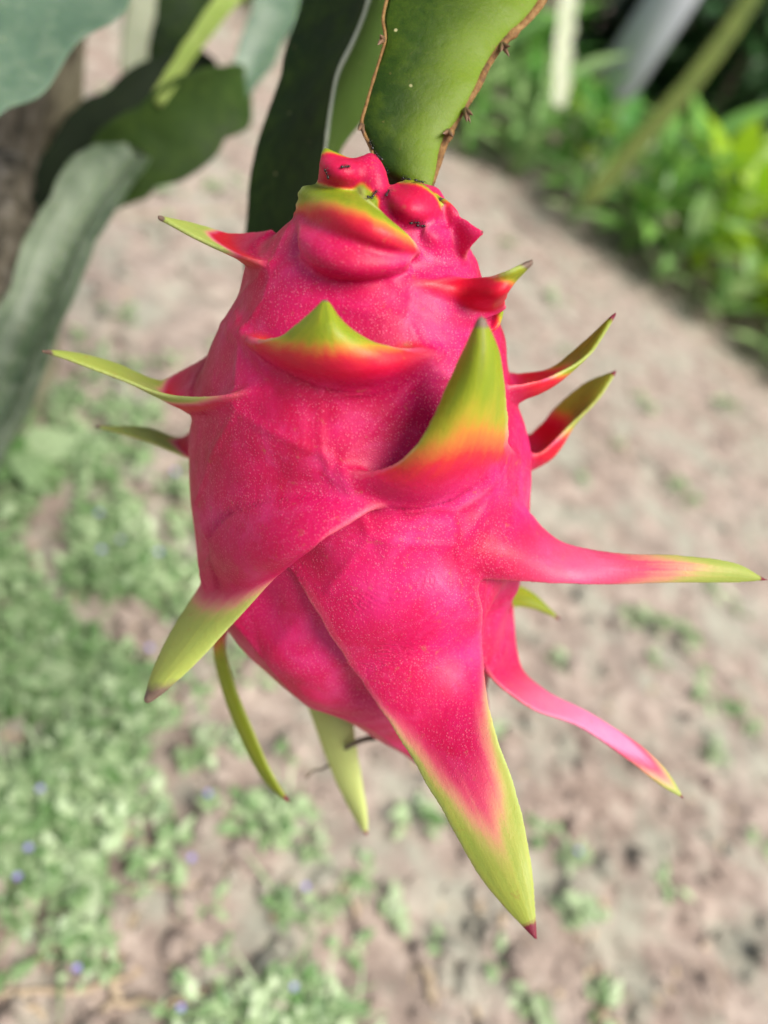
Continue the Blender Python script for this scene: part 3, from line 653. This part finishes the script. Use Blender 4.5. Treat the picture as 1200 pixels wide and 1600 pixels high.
# hollows in the skin beside the raised bracts (photo spot, size, depth in mm)
for (hx, hy, hr, hd) in [(455, 925, 85, 6.5), (395, 960, 60, 5.0), (500, 1010, 60, 5.0), (560, 1085, 45, 4.0), (785, 960, 38, 6.0), (778, 1040, 40, 5.0), (600, 690, 70, 3.0), (505, 490, 60, 2.0), (640, 420, 40, 1.5)]:
    hc = np.array(C(*S(hx, hy))); rr = hr * 0.00021
    d2 = ((BV[:nb] - hc) ** 2).sum(1)
    axp = np.repeat(prof[:, :3], NA, axis=0)
    inw = axp - BV[:nb]; inw /= np.linalg.norm(inw, axis=1, keepdims=True) + 1e-9
    BV[:nb] += inw * (np.exp(-d2 / (rr * rr)) * hd * 0.001)[:, None]
# bracts: rows of (left, middle, right) from root to tip; each spot is (px, py, depth)
B = []
def bract(rows, th=(1.25, 0.8), green=(0.45, 0.75), edge=0.25, dry=0, pale=0.0, tip=0.03, red=1.0, k=0.0042, red_from=0.08, blush=0.0):
    B.append(dict(rows=rows, th=th, green=green, edge=edge, dry=dry, pale=pale, tip=tip, red=red, k=k, red_from=red_from, blush=blush))
# broad lip under the stem, in two folds
bract([[S(480, 410, -26), S(545, 436, -28), S(634, 424, -26)], [S(470, 390, 12), S(542, 420, 24), S(638, 412, 8)], [S(466, 362, 20), S(542, 390, 30), S(644, 402, 8)], [S(470, 335, 8), S(545, 360, 14), S(632, 390, -4)]], th=(1.8, 1.5), green=(1.5, 1.9), tip=-1, k=.0018, red=.15)
bract([[S(472, 352, -8), S(545, 382, -4), S(652, 404, -16)], [S(465, 336, 24), S(546, 362, 38), S(656, 393, 8)],
       [S(466, 312, 32), S(548, 336, 48), S(638, 370, 22)], [S(470, 295, 28), S(550, 314, 38), S(608, 346, 26)], [S(498, 288, 24), S(549, 297, 32), S(576, 314, 26)], (549, 280, S(549, 300)[2] - .0055)],
      th=(1.6, 0.6), green=(0.20, 0.60), edge=0.22, dry=1, tip=0.03, k=.0018, red=.7)
# upper left, pointing out
bract([[(425, 362, .236), (400, 404, .222), S(432, 418, -8)], [(362, 366, .243), (364, 392, .229), (392, 406, .212)],
       [(325, 356, .240), (328, 374, .231), (345, 390, .222)], [(290, 347, .236), (289, 357, .231), (293, 365, .227)], (247, 339, .230)],
      green=(0.42, 0.62), pale=0.45, dry=1, tip=0.04)
# middle left, long
bract([[(345, 545, .256), (330, 640, .230), S(415, 606, -8)], [(268, 588, .262), (285, 634, .240), (345, 619, .212)],
       [(238, 592, .256), (240, 612, .245), (262, 618, .230)], [(180, 568, .251), (183, 581, .245), (190, 593, .238)], [(118, 552, .247), (118, 559, .244), (120, 567, .241)], (66, 548, .243)],
      green=(0.26, 0.46), pale=0.35, dry=1, tip=0.05)
# small one behind it
bract([[(312, 660, .290), (312, 695, .280), (312, 722, .275)], [(282, 684, .289), (280, 698, .284), (285, 712, .279)], [(225, 668, .287), (225, 678, .283), (226, 690, .281)], (148, 667, .283)],
      green=(0.30, 0.55), pale=0.5, dry=1, tip=0.03)
# centre, short triangle
bract([[S(365, 503, -12), S(525, 606, -16), S(695, 552, -12)], [S(388, 530, 8), S(524, 578, 34), S(662, 550, 4)], [S(437, 526, 34), S(515, 540, 60), S(590, 538, 26)],
       [S(478, 496, 52), S(512, 507, 68), S(540, 508, 46)], (508, 469, S(508, 480)[2] - .0115)],
      th=(1.7, 0.8), green=(0.22, 0.70), edge=0.15, dry=1, tip=0.03, k=.0045, red=.75)
# right of it, pointing right and up
bract([[S(612, 440, -10), S(700, 492, -14), (790, 480, .226)], [S(668, 442, 6), S(738, 476, 20), (788, 468, .217)], [S(730, 437, 26), (768, 458, .203), (795, 448, .208)],
       [(786, 427, .200), (800, 433, .202), (806, 434, .205)], (833, 406, .200)],
      th=(1.7, 0.9), green=(0.52, 0.82), edge=0.0, dry=1, tip=0.08)
bract([[(752, 500, .232), (756, 512, .228), (752, 525, .226)], [(776, 484, .231), (778, 502, .227), (772, 514, .226)], (785, 482, .229)], th=(1.0, 0.7), green=(0.4, 0.8), tip=0.02, k=.002)
# tall blade in front
bract([[S(518, 738, -10), S(665, 790, -14), S(803, 716, -16)], [S(600, 733, 16), S(685, 752, 40), (795, 694, .222)], [S(655, 690, 56), S(716, 700, 82), (793, 655, .209)],
       [S(694, 615, 78), (742, 620, .188), (787, 600, .200)], [(722, 553, .190), (752, 556, .184), (777, 546, .193)], (752, 494, .183)],
      th=(1.6, 0.9), green=(0.16, 0.74), edge=0.32, dry=1, tip=0.05, red=.6)
# right, two upswept
bract([[(772, 584, .268), (778, 628, .246), (778, 606, .228)], [(818, 583, .260), (838, 611, .246), (828, 598, .232)], [(862, 574, .254), (880, 586, .245), (872, 583, .238)], [(910, 536, .246), (916, 548, .243), (922, 552, .240)], (963, 488, .238)],
      green=(0.42, 0.72), dry=0, tip=0.04)
bract([[(806, 688, .288), (806, 742, .272), (806, 702, .258)], [(838, 670, .283), (862, 708, .272), (842, 708, .260)], [(872, 632, .276), (895, 655, .270), (890, 665, .264)], [(915, 598, .270), (928, 612, .266), (935, 624, .263)], (963, 579, .262)],
      green=(0.34, 0.60), edge=0.1, pale=.1, tip=0.04)
# right, long and level
bract([[S(782, 742, -14), S(715, 835, -14), S(735, 902, -6)], [(830, 806, .246), (798, 852, .2285), S(784, 906, 36)], [(880, 848, .244), (873, 880, .236), (868, 911, .234)],
       [(960, 864, .241), (960, 889, .2375), (962, 913, .2375)], [(1060, 868, .238), (1060, 889, .236), (1060, 910, .2365)], [(1145, 879, .2365), (1144, 895, .2355), (1142, 910, .236)], (1198, 906, .235)],
      th=(1.4, 0.75), green=(0.40, 0.92), edge=0.22, pale=0.40, tip=0.03, red=0.25, k=.003, blush=0.35)
bract([[(785, 905, .300), (785, 930, .298), (785, 950, .296)], [(830, 926, .300), (828, 938, .297), (826, 950, .296)], (874, 968, .297)], th=(1.6, 1.2), green=(-.3, 0.15), tip=0.06)
# lower right, curling away
bract([[(800, 940, .290), (772, 1000, .266), S(748, 1020, -12)], [(812, 1035, .278), (790, 1056, .266), (772, 1062, .257)], [(852, 1078, .270), (840, 1096, .264), (832, 1107, .258)],
       [(920, 1113, .264), (912, 1127, .260), (905, 1135, .257)], [(1000, 1164, .259), (992, 1177, .257), (985, 1190, .254)], [(1044, 1208, .256), (1037, 1218, .254), (1031, 1227, .253)], (1069, 1249, .253)],
      green=(0.62, 1.05), pale=0.6, edge=0.25, tip=0.03, red=0.35, blush=0.9)
# big one hanging at the bottom
bract([[S(450, 880, -40), S(610, 850, -22), S(738, 885, -12)], [S(515, 990, -16), S(645, 950, 6), S(751, 945, 22)], [S(562, 1062, 2), S(665, 1025, 8), S(753, 1022, 30)], [(622, 1150, .2300), (692, 1120, .2290), (766, 1115, .2265)],
       [(690, 1265, .2170), (748, 1245, .2155), (806, 1238, .2155)], [(757, 1380, .2080), (796, 1362, .2062), (829, 1342, .2075)], (837, 1467, .2015)],
      th=(1.5, 0.9), green=(0.54, 0.93), edge=0.50, pale=0.28, tip=0.035, red=0.1, k=.0024)
# big one at lower left
bract([[S(306, 780, -12), S(430, 770, -14), S(612, 778, -6)], [S(314, 825, 0), S(420, 818, 16), S(556, 812, 24)], [S(328, 862, 8), S(402, 872, 36), S(500, 847, 40)], [(313, 915, .256), (366, 922, .234), (440, 893, .219)],
       [(276, 973, .252), (318, 978, .240), (364, 975, .234)], [(243, 1038, .246), (270, 1042, .240), (306, 1037, .238)], [(229, 1086, .242), (240, 1084, .239), (262, 1076, .239)], (229, 1097, .240)],
      th=(1.6, 1.1), green=(0.40, 0.60), edge=0.08, pale=0.45, dry=1, tip=0.16, red=0.1, k=.0024, red_from=.3)
# thin ones under the fruit
bract([[(352, 930, .296), (368, 950, .287), (382, 950, .282)], [(334, 1002, .292), (343, 1003, .287), (352, 998, .284)], [(348, 1078, .290), (357, 1076, .286), (367, 1070, .283)], [(380, 1160, .289), (388, 1156, .285), (398, 1146, .282)],
       [(412, 1218, .288), (419, 1213, .285), (424, 1206, .283)], (451, 1253, .284)], th=(1.2, .8), green=(0.05, 0.35), edge=0.0, tip=0.04, red=1)
bract([[(440, 1000, .314), (490, 1000, .310), (535, 1020, .308)], [(462, 1050, .312), (506, 1085, .3075), (549, 1092, .307)], [(488, 1125, .310), (522, 1140, .3065), (555, 1150, .306)], [(522, 1215, .308), (545, 1215, .305), (566, 1218, .305)],
       [(553, 1276, .307), (564, 1274, .304), (574, 1272, .304)], (573, 1305, .303)], th=(1.1, .7), green=(-0.1, 0.42), pale=1.0, edge=0.1, tip=0.04)
# crown round the stem
bract([[S(498, 300, -16), S(540, 312, -14), S(572, 300, -14)], [(500, 262, .212), (535, 272, .206), (572, 262, .212)], [(503, 245, .213), (520, 250, .210), (548, 250, .213)], (508, 234, .213)], th=(1.5, 0.8), green=(0.66, 0.92), tip=0.01, k=.0022, red=.4)
bract([[S(560, 310, -10), S(585, 318, -14), S(606, 312, -14)], [(556, 262, .214), (580, 262, .210), (600, 272, .214)], (580, 244, .216)], th=(2.0, 1.4), green=(1.2, 1.4), tip=-1, k=.003, red=.2)
bract([[S(604, 340, -14), S(645, 356, -14), S(700, 345, -14)], [S(608, 305, 12), S(645, 330, 26), S(690, 328, 14)], [S(620, 290, 16), S(655, 306, 26), S(690, 322, 22)], [(632, 281, .2105), (662, 292, .2085), (694, 322, .2085)]], th=(1.6, 0.7), green=(0.72, 1.02), edge=0.25, tip=-1, k=.0022, red=.5)
bract([[S(672, 318, -12), S(696, 340, -12), S(708, 352, -12)], [(680, 308, .216), (702, 324, .212), (712, 338, .214)], (690, 312, .213)], th=(1.2, 0.7), green=(0.55, 0.9), dry=1, tip=.1, k=.002, red=.5)
bract([[S(664, 385, -12), S(690, 402, -12), S(722, 400, -12)], [S(664, 362, 10), S(690, 378, 14), S(718, 378, 10)], [S(676, 350, 12), S(694, 358, 16), S(708, 362, 12)]], th=(1.3, 0.7), green=(1.2, 1.5), tip=-1, k=.003, red=.2)
bract([[S(668, 350, -14), S(692, 392, -16), (725, 424, .226)], [S(694, 334, 10), S(708, 368, 14), (728, 400, .214)], [(722, 342, .211), (730, 362, .2095), (736, 386, .211)], [(740, 354, .2085), (744, 363, .208), (746, 374, .209)], (755, 363, .2075)], th=(1.6, 0.6), green=(0.95, 1.4), tip=0.02, k=.003, red=.3)

NU, NV = 120, 33
fin_mid, fin_u, fin_v, fin_id, fin_th = [], [], [], [], []
fin_mesh = []
for bi, f in enumerate(B):
    rows = [r if isinstance(r, list) else [(r[0] - 1.6, r[1], r[2]), r, (r[0] + 1.6, r[1], r[2])] for r in f['rows']]
    R3 = np.array([[C(*q) for q in r] for r in rows])                       # rows, 3, xyz
    G = catmull(R3.reshape(len(rows), 9), NU).reshape(NU, 3, 3)
    v = np.linspace(-1, 1, NV)
    for s_ in (0, 2):
        wob = np.array([noise.noise(Vector((i * 0.11, bi * 7.3, s_))) * 0.035 + noise.noise(Vector((i * 0.35, bi * 3.1, s_ + 9))) * 0.010 for i in range(NU)])
        G[:, s_] += (G[:, s_] - G[:, 1]) * wob[:, None]
    Mp = G[:, 0, None] * ((v * v - v) / 2)[None, :, None] + G[:, 1, None] * (1 - v * v)[None, :, None] + G[:, 2, None] * ((v * v + v) / 2)[None, :, None]
    du = np.gradient(Mp, axis=0); dv = np.gradient(Mp, axis=1)
    nn = np.cross(du, dv); nn /= np.linalg.norm(nn, axis=2, keepdims=True) + 1e-12
    us = np.linspace(0, 1, NU)
    t0 = (f['th'][0] + (f['th'][1] - f['th'][0]) * us)[:, None] * 0.001
    Th = t0 * (0.30 + 0.70 * np.sqrt(1 - v * v)[None, :])
    Th = np.minimum(Th, 0.42 * np.linalg.norm(Mp[:, -1] - Mp[:, 0], axis=1)[:, None] + 0.0003)
    top = Mp + nn * Th[..., None]; bot = Mp - nn * Th[..., None]
    Vf = np.vstack([top.reshape(-1, 3), bot.reshape(-1, 3)]); n0 = NU * NV
    a, b_ = np.meshgrid(np.arange(NU - 1), np.arange(NV - 1), indexing='ij')
    q = np.stack([a * NV + b_, a * NV + b_ + 1, (a + 1) * NV + b_ + 1, (a + 1) * NV + b_], -1).reshape(-1, 4)
    Q = [q, q[:, ::-1] + n0]
    def strip(ids):
        ids = np.array(ids); return np.stack([ids[:-1], ids[1:], ids[1:] + n0, ids[:-1] + n0], -1)
    Q += [strip([i * NV for i in range(NU)])[:, ::-1] * 1, strip([i * NV + NV - 1 for i in range(NU)]), strip(list(range(NV))), strip([(NU - 1) * NV + j for j in range(NV)])]
    fin_mesh.append((Vf, np.vstack(Q)))
    fin_mid.append(Mp.reshape(-1, 3)); fin_u.append(np.repeat(us, NV)); fin_v.append(np.tile(v, NU)); fin_id.append(np.full(n0, bi)); fin_th.append(Th.reshape(-1))
fin_mid = np.vstack(fin_mid); fin_u = np.concatenate(fin_u); fin_v = np.concatenate(fin_v); fin_id = np.concatenate(fin_id); fin_th = np.concatenate(fin_th)

import openvdb as vdb
VS = 0.00046; BW = 11
xf = vdb.createLinearTransform(voxelSize=VS)
def level(V, quads, tris=None):
    kw = dict(points=np.ascontiguousarray(V, np.float32), quads=np.ascontiguousarray(quads, np.uint32), transform=xf, halfWidth=float(BW))
    if tris is not None: kw['triangles'] = np.ascontiguousarray(tris, np.uint32)
    return vdb.FloatGrid.createLevelSetFromPolygons(**kw)
allv = np.vstack([BV] + [m[0] for m in fin_mesh])
lo = np.floor(allv.min(0) / VS).astype(int) - 14; hi = np.ceil(allv.max(0) / VS).astype(int) + 14
A = np.full(tuple(hi - lo), BW * VS, np.float32)
level(BV, BQ, BT).copyToArray(A, ijk=tuple(int(x) for x in lo))
A0 = A.copy()
for (Vf, Qf), f in zip(fin_mesh, B):
    l = np.floor(Vf.min(0) / VS).astype(int) - 12; h = np.ceil(Vf.max(0) / VS).astype(int) + 12
    F = np.full(tuple(h - l), BW * VS, np.float32)
    level(Vf, Qf).copyToArray(F, ijk=tuple(int(x) for x in l))
    sl = tuple(slice(a, b_) for a, b_ in zip(l - lo, h - lo))
    Ab = A[sl]; k = f['k']
    hh = np.maximum(k - np.abs(Ab - F), 0) / k
    A[sl] = np.minimum(Ab, F) - hh * hh * k * 0.25
g = vdb.FloatGrid(BW * VS); g.copyFromArray(A, ijk=tuple(int(x) for x in lo)); g.transform = xf
PV, PT, PQ = g.convertToPolygons(0.0, 0.0)
PV = PV.astype(np.float64); PQ = PQ.astype(np.int64)[:, ::-1]; PT = PT.astype(np.int64)[:, ::-1]
# soften the voxel steps
def vert_smooth(V, it, lam=0.5):
    e = np.vstack([PQ[:, [0, 1]], PQ[:, [1, 2]], PQ[:, [2, 3]], PQ[:, [3, 0]]] + ([PT[:, [0, 1]], PT[:, [1, 2]], PT[:, [2, 0]]] if len(PT) else []))
    i, j = np.concatenate([e[:, 0], e[:, 1]]), np.concatenate([e[:, 1], e[:, 0]])
    deg = np.bincount(i, minlength=len(V)).astype(float); deg[deg == 0] = 1
    for q in range(it):
        for la in (lam, -lam * 1.04):
            acc = np.stack([np.bincount(i, V[j, c], minlength=len(V)) for c in range(3)], 1) / deg[:, None]
            V = V + la * (acc - V)
    return V
PV = vert_smooth(PV, 4)
def normals(V):
    nn = np.zeros_like(V)
    fn = np.cross(V[PQ[:, 2]] - V[PQ[:, 0]], V[PQ[:, 3]] - V[PQ[:, 1]])
    for c in range(4):
        for x in range(3): nn[:, x] += np.bincount(PQ[:, c], fn[:, x], minlength=len(V))
    if len(PT):
        fn = np.cross(V[PT[:, 1]] - V[PT[:, 0]], V[PT[:, 2]] - V[PT[:, 0]])
        for c in range(3):
            for x in range(3): nn[:, x] += np.bincount(PT[:, c], fn[:, x], minlength=len(V))
    return nn / (np.linalg.norm(nn, axis=1, keepdims=True) + 1e-15)
PN = normals(PV)
# which bract a spot belongs to
kd = KDTree(len(fin_mid))
for i, p in enumerate(fin_mid): kd.insert(p, i)
kd.balance()
ix = np.clip(np.round(PV / VS).astype(int) - lo, 0, np.array(A0.shape) - 1)
dbody = A0[ix[:, 0], ix[:, 1], ix[:, 2]]
near = np.zeros(len(PV), int); ndist = np.zeros(len(PV))
for i, p in enumerate(PV):
    _, k_, d_ = kd.find(p); near[i] = k_; ndist[i] = d_
fid = fin_id[near]; fu = fin_u[near]; fv = fin_v[near]
fd = ndist - fin_th[near]
# colour fields
def par(key): return np.array([f[key] for f in B])[fid]
gr = np.array([f['green'] for f in B])[fid]
close = sstep(0.0045, 0.0012, fd)
uu = fu + par('edge') * fv ** 2 * 0.6
green = sstep(0, 1, (uu - gr[:, 0]) / (gr[:, 1] - gr[:, 0])) * close
redz = sstep(par('red_from'), par('red_from') + .2, fu) * close * par('red') * sstep(gr[:, 1] + .1, gr[:, 0], fu) * sstep(0.0003, 0.0028, dbody)
tipw = par('tip')
dark = np.where(tipw > 0, sstep(1 - tipw * 2.0, 1 - tipw * 0.5, fu), 0) * close
rimline = sstep(0.90, 1.0, np.abs(fv)) * sstep(0.0008, .003, dbody) * sstep(0.0012, 0.0004, fd)
blush = par('blush') * sstep(0.12, 0.5, fu) * close
pale = np.clip(par('pale') + 0.75 * rimline, 0, 1)
# seams where neighbouring bracts meet on the skin
seeds = np.array([np.mean([C(*q) for q in f['rows'][1]], axis=0) for f in B if isinstance(f['rows'][1], list)])
f12 = np.full((len(PV), 2), 9.0)
for s_ in seeds:
    d_ = np.linalg.norm(PV - s_, axis=1)
    nw = d_ < f12[:, 0]; md = (~nw) & (d_ < f12[:, 1])
    f12[nw, 1] = f12[nw, 0]; f12[nw, 0] = d_[nw]; f12[md, 1] = d_[md]
gap = f12[:, 1] - f12[:, 0]
plate = (np.exp(-(gap / 0.0030) ** 2) * 0.0004 - sstep(0.003, 0.022, gap) * 0.0006) * sstep(0.0022, 0.0006, dbody)
PV = PV - PN * plate[:, None]
SEAMS = [[(499, 612), (500, 650), (502, 700), (512, 728)], [(716, 800), (722, 850), (732, 880), (745, 900)], [(716, 800), (680, 796), (640, 800)], [(718, 798), (760, 770), (786, 735)],
         [(470, 905), (490, 950), (520, 1005), (552, 1050)], [(372, 500), (368, 470), (395, 440), (425, 415)], [(380, 515), (395, 560), (430, 600), (499, 622)], [(499, 622), (570, 612), (640, 585), (690, 555)],
         [(440, 418), (480, 400)], [(760, 905), (756, 950), (758, 1000)]]
sp = []
for s in SEAMS:
    for p in catmull([S(*q) for q in s], 60):
        sp.append(C(*p))
ks = KDTree(len(sp))
for i, p in enumerate(sp): ks.insert(p, i)
ks.balance()
seam = np.zeros(len(PV))
onb = np.where((dbody < 0.0015))[0]
for i in onb: seam[i] = ks.find(PV[i])[2]
sv = np.zeros(len(PV)); sv[onb] = np.exp(-(seam[onb] / 0.0011) ** 2); sh = np.zeros(len(PV)); sh[onb] = np.exp(-((seam[onb] - .0028) / 0.0018) ** 2)
PV = PV - PN * (sv * 0.00032 - sh * 0.0001)[:, None]
PN = normals(PV)
def smooth_attr(x, it):
    e = np.vstack([PQ[:, [0, 1]], PQ[:, [1, 2]], PQ[:, [2, 3]], PQ[:, [3, 0]]])
    i, j = np.concatenate([e[:, 0], e[:, 1]]), np.concatenate([e[:, 1], e[:, 0]])
    deg = np.maximum(np.bincount(i, minlength=len(x)), 1)
    for _ in range(it): x = 0.4 * x + 0.6 * np.bincount(i, x[j], minlength=len(x)) / deg
    return x
green, redz, pale = smooth_attr(green, 8), smooth_attr(redz, 8), smooth_attr(pale, 2)
owner = np.where((dbody > 0.0016) & (fd < 0.0022), fid, -1)
base = C(622, 272, 0.226)
root = empty('dragon_fruit', CM @ base, CM.to_3x3(), label='ripe pink dragon fruit with green tipped scales hanging from the cactus stem', cat='dragon fruit')
PVl = PV - np.array(base)
def split(name, sel_id, parent):
    fo_q = owner[PQ]; fo_t = owner[PT] if len(PT) else np.zeros((0, 3), int)
    vote = lambda F: np.where((F == sel_id).sum(1) * 2 > F.shape[1], True, False)
    # faces go to the owner of their first corner, so every face has exactly one home
    q = PQ[fo_q[:, 0] == sel_id]; t = PT[fo_t[:, 0] == sel_id] if len(PT) else PT
    if len(q) == 0: return None
    used = np.unique(np.concatenate([q.ravel(), t.ravel()])); mp = np.zeros(len(PV), int); mp[used] = np.arange(len(used))
    me = fast_mesh(name, PVl[used], mp[q], mp[t] if len(t) else np.zeros((0, 3), int), M_FRUIT)
    me.attributes.new('finuv', 'FLOAT_VECTOR', 'POINT').data.foreach_set('vector', np.stack([fv[used] * 5.0, fu[used] * 2.2, fid[used] * 3.7], 1).astype(np.float32).ravel())
    for an, arr in (('green', green), ('red', redz), ('dark', dark), ('seam', sv), ('pale', pale), ('blush', blush), ('rim', rimline), ('rib', np.exp(-(fv / .09) ** 2) * close * sstep(.55, .85, fu) * (par('pale') < .05)), ('drytip', par('dry').astype(float))):
        me.attributes.new(an, 'FLOAT', 'POINT').data.foreach_set('value', arr[used].astype(np.float32))
    me.normals_split_custom_set_from_vertices(PN[used].astype(np.float32).tolist())
    return put(name, me, parent)
split('skin', -1, root)
for bi in range(len(B)): split('bract', bi, root)
# ------------------------------------------------------------------ dried thread of the flower, ants
M_DRY = bark_material('dried_thread', [(0.3, (0.06, 0.045, 0.03)), (0.7, (0.22, 0.18, 0.12))], 200)
bl = np.array(base)
thread = catmull([np.array(C(*q)) - bl for q in [(640, 1120, .303), (612, 1146, .3025), (595, 1151, .3018), (570, 1155, .3005), (550, 1163, .3015), (538, 1172, .306), (522, 1188, .311), (505, 1201, .312), (490, 1204, .312), (479, 1216, .3115)]], 46)
put('dried_flower_thread', tube_mesh('dried_flower_thread', thread, list(np.linspace(.0013, .0011, 22)) + list(np.linspace(.0008, .0003, 24)), M_DRY, 8, jitter=.2), root)
M_ANT = mat('ant_black')[0]; q_ = M_ANT.node_tree.nodes['Principled BSDF']; q_.inputs['Base Color'].default_value = (0.008, 0.007, 0.007, 1); q_.inputs['Roughness'].default_value = .25
def ant_meshes():
    bm = bmesh.new()
    for (y, r, sy, z) in [(-.95, .34, 1.5, .42), (-.38, .13, 1.4, .40), (.10, .20, 1.7, .42), (.72, .29, 1.1, .46)]:
        bmesh.ops.create_icosphere(bm, subdivisions=2, radius=r, matrix=Matrix.Translation((0, y, z)) @ Matrix.Diagonal((1, sy, .9, 1)))
    me = bpy.data.meshes.new('body'); bm.to_mesh(me); bm.free(); me.materials.append(M_ANT); me.polygons.foreach_set('use_smooth', [True] * len(me.polygons))
    legs = []
    for s in (-1, 1):
        for (y0, y1) in ((.25, .85), (.08, .05), (-.08, -.80)):
            legs.append(tube_mesh('leg', [(s * .1, y0, .38), (s * .5, (y0 + y1) / 2, .62), (s * .95, y1, 0.0)], [.055, .05, .03], M_ANT, 5))
    for s in (-1, 1): legs.append(tube_mesh('antenna', [(s * .1, .95, .55), (s * .35, 1.25, .75), (s * .5, 1.7, .5)], [.035, .03, .025], M_ANT, 5))
    return me, legs
AB, AL = ant_meshes()
fruit_bvh = BVHTree.FromPolygons([Vector(v) for v in PV], [tuple(map(int, f)) for f in PQ] + [tuple(map(int, f)) for f in PT])
dg = bpy.context.evaluated_depsgraph_get(); dg.update()
ms = main_stem; mw_ = Matrix.Translation((TB.x, TB.y, 0)) @ CI
stem_bvh = BVHTree.FromPolygons([CM.inverted() @ (mw_ @ v.co) for v in ms.data.vertices], [tuple(p.vertices) for p in ms.data.polygons])
ANTS = [(512, 270, 80, 1), (577, 311, 50, 1), (586, 304, 70, 1), (607, 303, 95, 1), (648, 346, -20, 1), (658, 351, -30, 1), (540, 262, 20, 1),
        (574, 218, 60, 2), (581, 226, 110, 2), (578, 236, 20, 2), (590, 246, 140, 2), (603, 266, 30, 2), (634, 279, 170, 2), (655, 286, 15, 2)]
for (px, py, an, sfc) in ANTS:
    dr = C(px, py, 1).normalized()
    hits = [b.ray_cast(Vector((0, 0, 0)), dr) for b in (fruit_bvh, stem_bvh)]
    hits = [h for h in hits if h[0] is not None]
    if not hits: continue
    h = min(hits, key=lambda q: q[3]); nrm = h[1].normalized()
    if nrm.dot(dr) > 0: nrm = -nrm
    f = Vector((math.cos(RAD(an)), math.sin(RAD(an)), 0)); f = (f - nrm * f.dot(nrm)).normalized(); sx = f.cross(nrm)
    R3 = CM.to_3x3() @ Matrix((sx, f, nrm)).transposed(); s = .00115
    t = empty('ant', CM @ (h[0] - nrm * .00005), R3, cat='ant', label=('tiny black ant crawling on the pink scales near the stem' if sfc == 1 else 'tiny black ant at the foot of the green fruit stem'), group=('ants on the pink scales' if sfc == 1 else 'ants at the stem foot'))
    sm = Matrix.Diagonal((s, s, s, 1)); put('body', AB, t, sm)
    for l in AL: put('leg' if l.name.startswith('leg') else 'antenna', l, t, sm)
